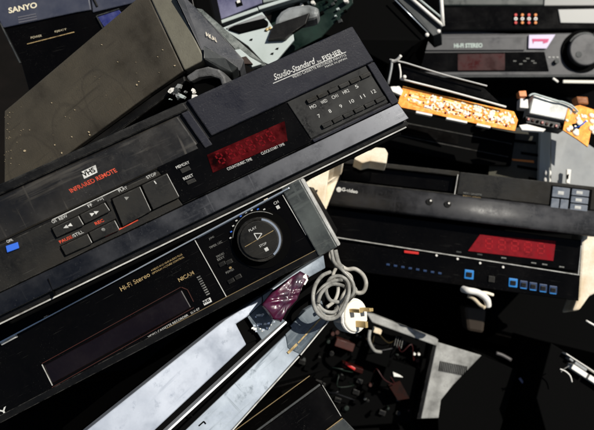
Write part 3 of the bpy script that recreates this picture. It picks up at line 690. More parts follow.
def topmost():
    d = Dev('video_recorder', 'dark recorder with a pale end at the very top right corner', 'video recorder', org=(440, -30, 1.36))
    d.box('case', .004, .43, .02, .30, -.066, 0, BLK, .002)
    d.box('front_panel', 0, .43, .002, .022, -.068, 0, mat('greenish black', (.012, .018, .015), .3, dust=.6, dcol=(.05, .06, .055), dscale=9), .003)
    d.poly('end_panel', [(545.5, -28), (650, -30), (650, 5.5), (544, 5.8)], -.0006, .006, mat('warm grey end panel', (.24, .24, .23), .4), .001)
topmost()

# ------------------------------------------------------------------ 8. olive brown unit, its pale bezel and scuffed front
def brown():
    d = Dev('tape_deck', 'grimy olive brown deck tipped on its edge behind the top recorder', 'tape deck',
            pose=[-0.085, 0.2268, -0.5878, -173.2935, -240.3711, 793.7956])
    lid = [(4, 111), (15, 102), (141, -5), (148, -5), (183.5, 70.5), (150, 93.5), (77, 147), (10, 198), (4, 190)]
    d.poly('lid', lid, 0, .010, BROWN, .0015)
    d.poly('body', [(6, 113), (15, 106), (143, -1), (180, 70), (182, 80), (150, 104), (77, 158), (12, 206)], .011, .11, BLK, .002)
    d.poly('bezel', [(149, -5), (174, -5), (203, 55), (203.6, 60.6), (184.6, 70.4)], -.0010, .05, BROWNL, .0015)
    # front turned away to the right
    D1 = .79
    d.pris('front_panel', [(174.5, -6, .775), (182, -6, .80), (213, 25, .80), (244, 60, .80), (240, 71, .80), (204, 56, .775)], (.0, .01, .05), AK, .0010)
    d.pris('cassette_flap', [(203.5, 45, .770), (225, 58, .785), (238.5, 67, .790), (232, 73, .792), (221, 70, .785), (203.8, 58.5, .770)], (0, .006, .02), GUN, .0012)
    p = [(203.2, 30, .778), ]
    # brand letters on the slanting face
    t = Dev  # (lettering is laid on the plane of the front panel)
    cu = bpy.data.curves.new('lettering', 'FONT'); cu.body = 'AKAI'; cu.size = 1; cu.offset = .02
    to = bpy.data.objects.new('tmp', cu); me = bpy.data.meshes.new_from_object(to); bpy.data.objects.remove(to); bpy.data.curves.remove(cu)
    A_, B_, C_ = d.P(206, 36, .7855), d.P(217, 42.5, .7905), d.P(204, 31, .7862)
    ux = (B_-A_); uz = (C_-A_); nn = ux.cross(uz).normalized()*.0003
    if (d.R @ nn).z > 0: nn = -nn
    xs = [v.co.x for v in me.vertices]; ys = [v.co.y for v in me.vertices]
    for v in me.vertices: v.co = A_+nn+ux*((v.co.x-min(xs))/(max(xs)-min(xs)))+uz*((v.co.y)/max(ys))
    d.add('lettering', me, mat('tan print', (.55, .5, .4), .6))
    d.tube('worn_edge', [(150, -5, .793), (166.5, 33, .79), (184, 71, .787)], .0008, EDGE, 6, 3)
    d.tube('worn_edge', [(174, -4, .781), (190, 30, .779), (203.6, 59, .776)], .0006, GREY, 6, 3)
    # foot
    d.poly('rounded_lug', [(185, 76), (195, 69), (207, 66), (218, 69), (224, 76), (226, 84), (221, 85), (219, 78.5), (210, 75.5), (198, 77), (189, 81.5)], .002, .03, mat('scuffed pale grey plastic', (.14, .14, .14), .45, dust=1, dcol=(.02, .02, .02), dscale=45, streak=.8, bump=.4, wear=1, wcol=(.4, .4, .38)), .002)
    d.poly('lug_hollow', [(189, 81.5), (198, 77), (210, 75.5), (219, 78.5), (221, 92), (190, 100)], .012, .04, MATT, .001)
    rr = random.Random(8)
    for i in range(16):
        x, z = d.L((165+rr.uniform(0, 32), 101-rr.uniform(0, 1)*8-i*.5)); q_ = rr.uniform(.0015, .0045)
        d.add('broken_bit', prism([(x+q_*math.cos(t+i)*rr.uniform(.5, 1.2), .004, z+q_*math.sin(t+i)*rr.uniform(.4, 1)) for t in (0, 1.2, 2.4, 3.9, 5)], (0, .006, 0)), rr.choice([PALE, OFFW, GUN, AK, GREYC]), bev=.0003)
    d.pris('foot_bracket', [(190, 70, .80), (207, 64, .80), (216, 66, .80), (196, 74, .80)], (0, .01, .03), GUN, .001)
brown()
def debris():
    rnd = random.Random(9)
    d = Dev('debris', 'pale flakes of broken plastic and paint scattered over the dirty deck', 'debris', pose=[-0.085, 0.2268, -0.5878, -173.2935, -240.3711, 793.7956])
    V = []; Fs = []
    def flake(q, s_):
        s_ *= .7
        x, z = d.L(q); n = len(V); k = rnd.randint(4, 6); a0 = rnd.random()*6
        top = []; 
        for i in range(k):
            a = a0+i*2*math.pi/k; r = s_*rnd.uniform(.5, 1); top.append((x+r*math.cos(a), -.0012, z+r*math.sin(a)))
        V.extend(top); V.extend([(p[0], .0003, p[2]) for p in top])
        Fs.append(list(range(n, n+k)))
        for i in range(k): j = (i+1) % k; Fs.append([n+i, n+j, n+k+j, n+k+i])
    for q, s_ in (((25, 151), .0030), ((137, 85), .0018), ((139, 82), .0012), ((102, 45), .0010), ((89, 132), .0020), ((90, 135), .0016), ((62, 153), .0016), ((72, 137), .0014), ((52, 103), .0010), ((30, 130), .001), ((118, 62), .0009), ((55, 145), .0013), ((75, 110), .0008), ((158, 57), .0010), ((163, 50), .0012), ((175, 66), .0016)): flake(q, s_)
    for i in range(16):
        u = rnd.random()**1.5; q = (5+u*160, 110-u*60+rnd.uniform(0, 55)); flake(q, rnd.uniform(.0002, .0006))
    for i in range(26): flake((rnd.uniform(4, 24), rnd.uniform(112, 170)), rnd.uniform(.0002, .0006))
    me = bpy.data.meshes.new('debris'); me.from_pydata(V, [], Fs)
    me.materials.append(mat('pale flakes', (.42, .34, .22), .7))
    o = d.o; bpy.data.objects.remove(o)
    o = bpy.data.objects.new('debris', me); COL.objects.link(o); o.matrix_world = d.M
    o['label'] = 'pale flakes of broken plastic scattered over the olive brown deck'; o['category'] = 'debris'; o['kind'] = 'stuff'
debris()

# ------------------------------------------------------------------ 9. slate blue recorder, top left
def sanyo():
    d = Dev('video_recorder', 'slate blue and black recorder at the top left, half under the brown deck', 'video recorder',
            org=(-12, -2, 1.0), rot=(0.02, 0.08, -0.21))
    W = .43
    d.poly('case', [(-14, -4), (195, -52), (222, 60), (24, 74)], .03, .22, MATT, .002)
    d.poly('front_panel', [(3.2, 28.5), (78, 12.5), (89, 10.3), (140, -1), (190, -12), (205, 60), (34, 112), (20.5, 64)], .003, .032, GLO, .001)
    d.poly('upper_fascia', [(-12, -2), (86, -22), (91, 10), (77, 12.3), (2.8, 28)], 0, .03, SAN, .0014)
    d.poly('upper_fascia', [(88, -22), (135, -30), (150, 0), (133, 3), (92.5, 12.6)], .0004, .03, SAN, .0014)
    d.bar('seam_edge', (93, -2), (97.5, 7), .003, -.0012, .003, BLK, .001)
    d.poly('blue_window', [(97.5, 17), (119, 10), (124, 16), (104, 27)], -.0002, .006, mat('deep blue window', (.015, .02, .12), .3, dust=.8, dcol=(.06, .07, .2), dscale=80), .0006)
    d.bar('window_edge', (96.5, 16), (103, 28), .0014, -.0008, .004, GUN); d.bar('window_edge', (97, 16), (119, 9), .0014, -.0008, .004, GUN)
    d.bar('left_edge', (0, 23), (20, 63), .0016, -.0008, .01, GUN, .0003)
    d.text('SANYO', (9, 13.6), (37.5, 7.6), .0080, mat('cream print', (.75, .68, .5), .6), -.0004, bold=.03)
    for i in range(3): d.bar('worn_print', (18+i*.4, 17.6+i*2.5), (36+i*.6, 14+i*2.5), .0018, -.0005, .0003, mat('faded print', (.10, .10, .12), .6), 0)
    d.text('POWER', (31, 39), (42, 36.6), .0030, mat('dull cream print', (.5, .44, .3), .6), .0025); d.text('EJECT', (55, 33), (67, 30.4), .0030, mat('dull cream print', (.5, .44, .3), .6), .0025)
    d.bar('thin_line', (26.5, 43.8), (73.5, 31.8), .0010, .0018, .0035, GOLDT)
sanyo()

# ------------------------------------------------------------------ 10. lavender lid, bright bar and pale plate, top centre
def lav():
    d = Dev('video_recorder', 'lavender blue recorder with a bright metal rail at the top edge of the picture', 'video recorder', org=(240, 0, 1.08), rot=(-.15, .05, -.3))
    d.poly('lid', [(172, -30), (255, -60), (262, 3), (219, 20), (205, 12)], 0, .05, LAV, .001)
    d.poly('lid', [(258, -60), (330, -90), (345, -14), (263, 2.5)], .001, .05, mat('greenish grey lid', (.10, .115, .11), .4, dust=.9, dcol=(.35, .4, .38), dscale=30, speck=.6), .001)
    d.bar('rail', (216, 24.5), (258, 9.6), .0055, -.003, .010, PALE, .001)
    d.bar('rail', (258.6, 9), (345, -18), .0055, -.003, .010, PALE, .001)
    d.rect('hole', (235, 2), (243, 5.5), -.0004, .003, MATT, 0)
    d.rect('hole_edge', (236.5, 1), (240.5, 2.6), -.001, .003, OFFW, .0003)
lav()
def plate():
    d = Dev('metal_chassis', 'pale zinc chassis plate with a long dark slot, just behind the top recorder', 'metal chassis', org=(265, 40, 1.02), rot=(-.15, .05, -.3))
    d.poly('plate', [(222, 28), (262, 12), (268, 20), (276, 32), (292, 24), (294, 40), (272, 66), (263, 62), (248, 46)], 0, .004, PALE, .0006)
    d.poly('slot_block', [(228, 30), (234, 26.5), (264, 19.2), (268.5, 22.5), (268, 27), (240, 34)], -.004, .002, MATT, .002)
    d.poly('slot_rim', [(226, 28.6), (262, 15), (267, 18), (264, 19), (234, 26.3), (228, 29.6)], -.002, .003, GREYC, .0006)
    d.poly('curved_cover', [(274, 27), (276, 18), (281, 11.5), (288, 7.5), (297, 5.5), (309, 4.5), (320, 8), (318, 18), (300, 22)], -.003, .03, mat('pale curved cover', (.34, .36, .36), .35, metal=.3, dust=1, dcol=(.06, .065, .065), dscale=24, streak=.6, wear=1, wcol=(.7, .7, .66)), .006)
    d.poly('bracket', [(274, 27), (310, 15), (306, 26), (291, 36), (286, 41), (268, 42)], -.008, .0, BLK, .001)
    for q in ((251, 40), (272, 54), (277, 49), (266, 31)):
        x, z = d.L(q); d.poly('hole', [(x-.003, z), (x, z+.0016), (x+.003, z+.001), (x+.001, z-.0018)], -.0006, .001, MATT, 0, px=False)
    for q in ((267, 30), (270, 28.6), (288, 36)):
        x, z = d.L(q); d.cyl('rivet', (x, 0, z), .0022, -.003, .001, BRASS, seg=12)
plate()
def rods():
    d = Dev('metal_bracket', 'long scuffed metal strip lying against the slate front of the brown deck', 'metal bracket', org=(240, 45, .9), rot=(-.15, .05, .6))
    d.pris('strip', [(196, 8, .95), (202, 9, .95), (263, 62, .93), (268, 66, .93), (256, 66, .93), (236, 50, .93)], (0, .004, .012), mat('scratched dark strip', (.05, .06, .055), .35, dust=.9, dcol=(.30, .32, .30), dscale=60, speck=1), .0008)
    d.pris('torn_patch', [(233, 50, .925), (240, 49, .925), (250, 57, .925), (262, 64, .925), (252, 67, .925), (240, 58, .925)], (0, .002, .006), PALE, .0006)
    d.pris('torn_patch', [(238, 58, .92), (246, 56, .92), (253, 64, .92), (243, 64, .92)], (0, .001, .004), mat('dark rust', (.03, .015, .01), .7), .0006)
rods()

# ------------------------------------------------------------------ 11. dark box top centre with bright edges
def darkbox():
    d = Dev('video_recorder', 'black recorder standing askew with thin bright edges, top centre', 'video recorder', org=(400, 0, 1.16), rot=(-.1, .1, .75))
    d.pris('case', [(300, -12, 1.14), (362, -28, 1.14), (394, -2, 1.15), (430, 36, 1.16), (421, 41, 1.16), (388, 64, 1.17), (343, 40, 1.15), (310, 30, 1.15)], (0.0, .05, .12), MATT, .001)
    d.pris('front_panel', [(396, -2, 1.14), (405, -6, 1.14), (441, 25, 1.15), (441, 33, 1.15), (433, 36, 1.15)], (.01, .01, .04), GUN, .0008)
    for a, b, r, m in (((407, -5, 1.135), (443, 26, 1.145), .0028, OFFW), ((414, -5, 1.135), (443, 19, 1.145), .0016, PALE), ((393, -2, 1.135), (428, 33, 1.145), .0011, CHR), ((441, -4, 1.14), (443, 26, 1.145), .003, OFFW)):
        d.tube('bright_edge', [a, b], r, m, 8, 2)
    for q in ((438.5, 31.5), (427, 35)): 
        o = d.add('screw', dome(.0035, .003), OFFW, d.P(q[0], q[1], 1.135))
darkbox()
def green():
    d = Dev('circuit_board', 'dark green circuit board with pale specks, top centre behind the top recorder', 'circuit board', org=(315, 10, 1.09), rot=(-.1, .25, -.35))
    d.poly('board', [(276, -20), (350, -44), (352, 2), (320, 36), (270, 62), (266, 40)], .006, .010, GRN, .0005)
    rnd = random.Random(4)
    for i in range(26):
        q = (rnd.uniform(296, 345), rnd.uniform(-5, 22)); x, z = d.L(q); s_ = rnd.uniform(.001, .004)
        d.box('component', x-s_, x+s_, .0005, .0065, z-s_*.7, z+s_*.7, rnd.choice([GRN, MATT, GUN, GRN, PALE]), .0005)
    for q, r in (((346, 1), .0035), ((301, 12), .0050), ((302, 6), .003), ((313, 3), .003)):
        o = d.cyl('capacitor', q, r, -.004, .006, OFFW if r < .004 else PALE, seg=16, bev=.0008)
green()

# ------------------------------------------------------------------ 12. orange circuit strips and wire frame
def pcb():
    R = (-.15, 0, .235)
    d = Dev('circuit_board', 'long sunlit orange circuit board strip crowded with solder, right of the top recorder', 'circuit board', org=(400, 98, 1.10), rot=R)
    out = [(403, 86), (440, 95), (480, 104), (514, 111.5), (518, 120), (515, 131), (492, 127), (455, 119), (420, 111), (397, 106.5)]
    d.poly('board', out, 0, .0022, ORG, .0004)
    rnd = random.Random(21)
    sol = dome(.0015, .0011, 8, 3); sol.materials.append(SOLD)
    big = dome(.0026, .0014, 8, 3); big.materials.append(SOLD)
    drk = dome(.0015, .0012, 8, 3); drk.materials.append(DRED)
    def q(u, v): # u along, v across
        a = (404+u*112, 88+u*25.5); b = (398+u*116, 106+u*24); return (a[0]+(b[0]-a[0])*v, a[1]+(b[1]-a[1])*v)
    def put(nm, me, p, y=-.0003):
        x, z = d.L(p); o = d.add(nm, me, None, (x, y, z), (0, rnd.random()*6, 0)); k = rnd.uniform(.7, 1.2); o.scale = (k*rnd.uniform(.8, 1.5), k, k)
    for i in range(34):
        u = .06+.9*rnd.random(); p = q(u, rnd.uniform(.15, .75)); x, z = d.L(p); w_, h_ = rnd.uniform(.002, .007), rnd.uniform(.001, .0028); d.box('component', x-w_, x+w_, -rnd.uniform(.0006, .002), .0005, z-h_, z+h_, rnd.choice([OFFW, mat('pale amber part', (1, .86, .5), .4), mat('pale amber part', (1, .86, .5), .4), mat('amber part', (1, .45, .06), .4)]), .001)  # pale flat parts also paint in the board's burnt-out sunlit areas
    for i in range(150):
        u = rnd.random(); u = u**.75
        put('solder_joint', big if rnd.random() < .45 else sol, q(u, rnd.uniform(.08, .6)))
    for i in range(46):
        put('solder_joint', sol, q(.25+i/46*.74, .62+.1*(i % 3)+rnd.uniform(-.03, .03)))
    for i in range(26):
        put('pin', drk, q(.2+i/26*.76, (.56, .80, .68)[i % 3]+rnd.uniform(-.05, .05)), -.001)
    for u, v in ((.07, .3), (.25, .2), (.37, .25), (.42, .5), (.52, .42), (.6, .5)): put('pin', drk, q(u, v), -.0012)
    for i in range(9):
        u0 = .12+i*.09; a = q(u0, .85); b = q(u0+.06, .85)
        d.bar('copper_track', a, b, .0014, -.0004, .0002, mat('bright copper track', (.95, .55, .15), .4))
    for i, (u0, u1) in enumerate(((.16, .30), (.42, .6), (.68, .8))):
        a = q(u0, 1.12); b = q(u1, 1.12); d.bar('white_strip', a, b, .0035, -.001, .006, OFFW, .0006)
    d.poly('corner_lug', [(390, 87), (399, 86), (403, 91), (401, 96), (392, 92)], -.002, .006, OFFW, .001)
pcb()
def frame():
    d = Dev('wire_frame', 'bent pale metal frame above the orange circuit strip', 'metal frame', org=(420, 85, 1.09), rot=(-.1, 0, .25))
    D = 1.09
    d.tube('rod', [(399, 64, D), (400.5, 72, D), (400.5, 79, D)], .0014, OFFW, 8, 3)
    d.tube('rod', [(400.5, 79, D), (450, 91.5, D), (506, 107, D)], .0015, OFFW, 8, 3)
    d.tube('rod', [(389.5, 59.5, D), (404, 62.5, D), (414, 65.5, D), (447, 75.5, D), (487, 86, D)], .0012, mat('dull pale rod', (.5, .5, .48), .4), 8, 3)
    d.tube('post', [(392, 61, D), (391, 70, D), (388, 84, D)], .0021, GREYC, 8, 3)
    d.tube('hook', [(392, 62, D), (397, 60, D-.005), (401, 55.5, D-.01)], .0024, OFFW, 8, 4)
    d.pris('glass_plate', [(402, 66, 1.10), (446, 78, 1.10), (484, 88, 1.10), (500, 103, 1.10), (452, 90, 1.10), (402, 78, 1.10)], (0, 0, .004), GLO, .0005)
    d.add('screw', dome(.003, .0025), OFFW, d.P(404.5, 77, 1.085))
frame()
def module():
    d = Dev('tuner_module', 'pale grey rectangular metal tuner can between the two orange circuit boards', 'electronic module', org=(547, 111, 1.13), rot=(-.15, 0, .28))
    d.poly('can', [(531, 96.5), (534, 95.5), (569, 106), (571.5, 109), (566.5, 123.5), (526.5, 115.5)], -.012, .02, mat('pale tin can', (.60, .61, .58), .35, metal=.1, dust=.6, dcol=(.38, .39, .36), dscale=40), .002)
    d.poly('skirt', [(524, 117), (566, 125), (563, 131), (525, 124)], -.006, .02, BLK, .001)
    for i in range(8):
        p = (527+i*4.6, 120+i*1.1); x, z = d.L(p); d.box('pin', x-.0018, x+.0018, -.0085, -.005, z-.003, z+.001, random.choice([DRED, RUST, MATT]), .0005)
    d.poly('plug_block', [(518.5, 99.5), (526.5, 100.5), (527, 110), (518, 109.3)], -.008, .008, OFFW, .0015)
    d.poly('coil', [(516.5, 93), (524, 92.4), (525, 98.4), (517.5, 98.4)], -.010, .004, mat('orange coil', (.8, .25, .06), .5, dust=.5, dcol=(.7, .5, .4), dscale=90), .0012)
    d.tube('crumpled_wire', [(529, 96, 1.115), (534, 94, 1.115), (545, 97.5, 1.115), (556, 101, 1.115), (563, 102, 1.115), (572, 106, 1.115), (578, 112, 1.115)], .0016, PALE, 8, 4)
    d.pris('foil', [(519, 125, 1.12), (527, 124, 1.12), (546, 129, 1.12), (543, 131.5, 1.12), (522, 130, 1.12)], (0, .002, .004), OFFW, .0005)
module()
def pcb2():
    d = Dev('circuit_board', 'broken orange circuit board with a blue wire at the right edge of the picture', 'circuit board', org=(582, 122, 1.12), rot=(-.2, -.2, .3))
    d.poly('board', [(568, 108), (580, 105), (602, 112), (604, 136), (592, 128), (588, 147), (577, 139), (563, 130)], 0, .0025, ORG, .0005)
    rnd = random.Random(2); me = dome(.003, .002, 8, 3); me.materials.append(SOLD)
    for i in range(26):
        x, z = d.L((rnd.uniform(566, 594), rnd.uniform(109, 134))); o = d.add('solder_joint', me, None, (x, -.0004, z)); k = rnd.uniform(.5, 1.5); o.scale = (k*1.3, k, k)
    d.poly('hole', [(572, 124), (583, 122), (579, 129), (573, 130)], -.0012, .001, MATT, .0004)
    d.tube('blue_wire', [(574, 128, 1.105), (580, 126, 1.10), (586, 121, 1.10)], .0012, BLUE, 8, 4)
    d.poly('copper_coil', [(578, 95), (590, 95.5), (591, 104), (580, 103)], .004, .02, mat('burnt copper', (.30, .10, .02), .5, dust=.7, dcol=(.06, .02, .01), dscale=60), .003)
pcb2()
def strip():
    d = Dev('metal_bracket', 'thin pale metal bar lying under the jog dial recorder', 'metal bracket', org=(580, 82, 1.25))
    d.bar('bar', (563, 81.5), (600, 82), .006, 0, .004, mat('pale sunlit bar', (.75, .72, .62), .4), .0015)
    d.bar('bar_tip', (553, 78), (558.5, 82), .004, 0, .004, OFFW, .0012)
strip()
def casing():
    d = Dev('power_supply', 'grey steel box with slots in its dark side, standing behind the recorder with pale keys', 'power supply', org=(548, 170, 1.20), rot=(-.05, 0, .05))
    # left slotted side, bright corner post, right plain side
    d.pris('right_side', [(551, 129, 1.20), (570, 131, 1.21), (600, 152, 1.23), (600, 196, 1.23), (551, 190, 1.20)], (.0, .01, .12), GREYC, .0015)
    d.pris('corner_post', [(541, 128.5, 1.195), (551, 129.5, 1.175), (550.5, 192, 1.175), (538.5, 190, 1.195)], (0, .005, .03), mat('pale corner post', (.85, .85, .76), .5), .003)
    d.pris('left_side', [(492, 126, 1.225), (541, 129, 1.205), (538.6, 187, 1.205), (488, 178, 1.225)], (.02, .02, .05), mat('olive steel side', (.03, .029, .022), .6, dust=.9, dcol=(.11, .105, .08), dscale=9), .001)  # dark olive puts this side's shade into its colour
    def tie(u, v): # on left side
        return (492+u*49, 126+u*3+v*(52+u*6), 1.225-u*.02-.002)
    for v, u0, u1 in ((.22, .45, .9), (.43, .60, 1.0), (.68, .52, 1.08), (.86, .75, 1.02)):
        d.pris('vent_slot', [tie(u0, v), tie(u1, v+.01), tie(u1, v+.055), tie(u0, v+.045)], (0, 0, .006), MATT, 0)
    d.pris('orange_mark', [tie(.40, .58), tie(.85, .56), tie(.86, .60), tie(.42, .61)], (0, 0, .003), mat('orange print', (.8, .25, .04), .6), 0)
    d.pris('white_tab', [(567, 169, 1.19), (571.5, 169.5, 1.19), (570, 184, 1.19), (566.5, 183, 1.19)], (0, 0, .006), OFFW, .001)
    d.pris('tab_hole', [(567, 175, 1.188), (569, 174, 1.188), (568.4, 179, 1.188), (567, 178, 1.188)], (0, 0, .003), MATT, 0)
    for q in ((547.5, 173), (547, 180.5)): d.add('clip', dome(.0065, .004), OFFW, d.P(q[0], q[1], 1.185))
casing()

def shell():
    d = Dev('video_recorder', 'dark gutted recorder casing under the long orange circuit strip', 'video recorder', org=(392, 104, 1.21), rot=(-.05, 0, .2))
    d.poly('front_panel', [(396, 109), (516, 133), (511, 166), (470, 164), (388, 147)], 0, .012, MATT, .002)
    d.poly('case', [(398, 111), (514, 134), (509, 164), (470, 162), (391, 146)], .0125, .16, MATT, .002)
    d.bar('trim_line', (396, 121), (512, 144), .0014, -.0006, .001, BLKD); d.bar('trim_line', (393, 134), (508, 157), .0014, -.0006, .001, BLKD)
    d.poly('cassette_door', [(405, 124), (460, 135), (458, 145), (402, 134)], -.001, .001, GLO, .0006)
shell()

# ------------------------------------------------------------------ 13. cream foam and pale things
def foam(name, label, pts, back, m=CREAM, bev=.004):
    D = sum(p[2] for p in pts)/len(pts); cx = sum(p[0] for p in pts)/len(pts); cy = sum(p[1] for p in pts)/len(pts)
    d = Dev(name, label, 'foam packing', org=(cx, cy, D))
    d.pris('block', pts, back, m, bev)
    return d
f1 = foam('foam_block', 'small cream foam block under the right corner of the top recorder', [(359, 151, 1.13), (371, 150, 1.13), (374, 147, 1.13), (385, 148, 1.13), (388, 153, 1.13), (386.5, 163.5, 1.13), (370, 161, 1.13), (362, 163, 1.13), (354, 159, 1.13)], (0, .01, .03), CREAM, .0015)
f2 = foam('foam_block', 'larger cream foam slab standing left of the recorder with the open slot', [(303, 184, 1.10), (345, 156, 1.10), (343, 160, 1.10), (330, 164, 1.10), (324, 208, 1.10), (322, 213, 1.10), (312, 208, 1.10)], (0, .02, .06))
f2.pris('painted_shadow', [(310, 196, 1.088), (312.5, 191, 1.088), (318, 189.5, 1.088), (316.5, 194, 1.088), (311, 201, 1.088)], (0, 0, .008), BLK, .001)  # black patch laid on the foam as a painted shadow
f3 = foam('foam_block', 'bright cream foam strip at the right end of the recorder with the red window', [(584, 212, 1.18), (602, 210, 1.18), (602, 290, 1.18), (590, 296, 1.18), (580, 310, 1.18), (572, 311, 1.18), (578, 296, 1.18)], (0, .01, .05))
def rag():
    d = Dev('cable_knot', 'pale knotted cable end hanging under the recorder with the red window', 'cable', org=(476, 296, 1.12))
    d.tube('loop', [(463, 289, 1.13), (468, 290.5, 1.12), (476, 292, 1.12), (482, 295, 1.12), (487, 300, 1.12), (488, 306, 1.125)], .0055, OFFW, 10, 5)
    d.tube('tail', [(473, 293, 1.125), (484, 292.5, 1.125), (493, 295, 1.13)], .0026, CREAM, 8, 4)
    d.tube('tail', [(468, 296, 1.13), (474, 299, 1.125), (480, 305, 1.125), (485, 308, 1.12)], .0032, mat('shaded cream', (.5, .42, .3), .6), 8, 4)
    d.pris('dark_wad', [(464, 306, 1.27), (487, 309, 1.27), (484, 334, 1.28), (467, 331, 1.28)], (0, 0, .04), mat('brown wad', (.03, .02, .012), .7), .006)
rag()
def plug():
    d = Dev('power_lead', 'white three pin mains plug with its grey cable coiled above it', 'power lead', org=(352, 312, .93), rot=(.2, .3, -.25))
    D = .93
    c = CABL
    d.tube('cable', [(326, 243, .87), (331, 250, .86), (334, 262, .86), (342, 270, .87), (352, 281, .87), (353, 294, .87), (340, 304, .87), (334, 312, .81), (323, 310, .80), (317, 300, .80), (321, 289, .81), (333, 281, .83), (346, 281, .88), (356, 290, .885),
                     (352, 297, .90), (345, 304, .915)], .0022, c, 10, 6)
    d.tube('cable', [(336, 262, .88), (346, 269, .885), (355, 269, .885), (363, 275, .885), (366, 284, .885), (363, 292, .885), (356, 292, .885), (352, 284, .88), (350, 276, .88), (343, 272, .875)], .0027, mat('paler cable', (.50, .48, .43), .4, dust=.9, dcol=(.10, .09, .07), dscale=50), 10, 6)
    d.tube('cable', [(318, 313, .80), (317, 307, .79), (323, 315, .80), (332, 316.5, .81), (339, 310, .86), (346, 299, .865), (346, 288, .87), (333, 284, .83), (322, 292, .80), (318, 303, .79)], .0022, c, 10, 6)
    d.tube('cable', [(338, 305, .865), (343, 296, .855), (348, 287, .86), (345, 279, .87)], .0029, mat('paler cable', (.55, .53, .48), .45), 10, 6)
    d.tube('cable', [(330, 272, .85), (322, 276, .83), (315, 286, .80), (313, 300, .79), (317, 312, .79), (327, 319, .80), (338, 316, .82), (345, 305, .84), (349, 292, .85), (347, 281, .86), (339, 276, .86), (330, 279, .85), (326, 290, .83), (330, 300, .83), (338, 302, .84)], .0023, c, 10, 6)
    d.tube('cable', [(333, 246, .88), (330, 256, .88), (336, 266, .87), (333, 276, .86), (338, 288, .85), (335, 300, .84), (327, 307, .82)], .0022, mat('paler cable', (.50, .48, .43), .4), 10, 6)
    d.tube('cable', [(335, 250, .875), (338, 262, .875), (342, 268, .87)], .003, c, 10, 6)
    # plug body: a thick rounded disc, pin face turned to the right and towards the camera
    ax = Vector((.62, -.05, -.78)).normalized(); Rt = d.R.transposed()
    q1 = at(350, 315, .925); axl = (Rt @ ax).normalized()
    def disc(nm, r0, r1, h0, h1, m, sx=1.0, bev=.003, seg=36):
        e1 = ax.cross(Vector((0, 1, 0))).normalized(); e2 = ax.cross(e1)
        V = []; Fs = []
        for h, r_ in ((h0, r0), (h1, r1)):
            for i in range(seg):
                t = 2*math.pi*i/seg; rr = r_*(1 if math.sin(t) > -.3 else 1.06)
                V.append(tuple(Rt @ (q1+ax*h+e1*rr*math.cos(t)*sx+e2*rr*math.sin(t)-d.t)))
        for i in range(seg): j = (i+1) % seg; Fs.append((i, j, seg+j, seg+i))
        Fs += [tuple(range(seg-1, -1, -1)), tuple(range(seg, 2*seg))]
        me = bpy.data.meshes.new('disc'); me.from_pydata(V, [], Fs)
        bm = bmesh.new(); bm.from_mesh(me); bmesh.ops.recalc_face_normals(bm, faces=bm.faces); bm.to_mesh(me); bm.free()
        return d.add(nm, me, m, bev=bev)
    disc('plug_body', .0205, .0225, -.012, .010, OFFW)
    disc('pin_face', .0205, .0190, .0095, .0125, mat('cream plug face', (.80, .76, .66), .4), bev=.001)
    e1 = ax.cross(Vector((0, 1, 0))).normalized(); e2 = ax.cross(e1)
    for u, v, lw in ((.0, -.0105, (.0040, .0022)), (-.009, .0075, (.0022, .0034)), (.009, .0075, (.0022, .0034))):
        o0 = q1+ax*.012+e1*u-e2*v*-1
        A_ = Rt @ (o0-d.t); w1 = Rt @ (e1*lw[1]); w2 = Rt @ (e2*lw[0])
        d.add('pin', prism([A_+w1+w2, A_-w1+w2, A_-w1-w2, A_+w1-w2], axl*.019), BRASS, bev=.0006)
plug()

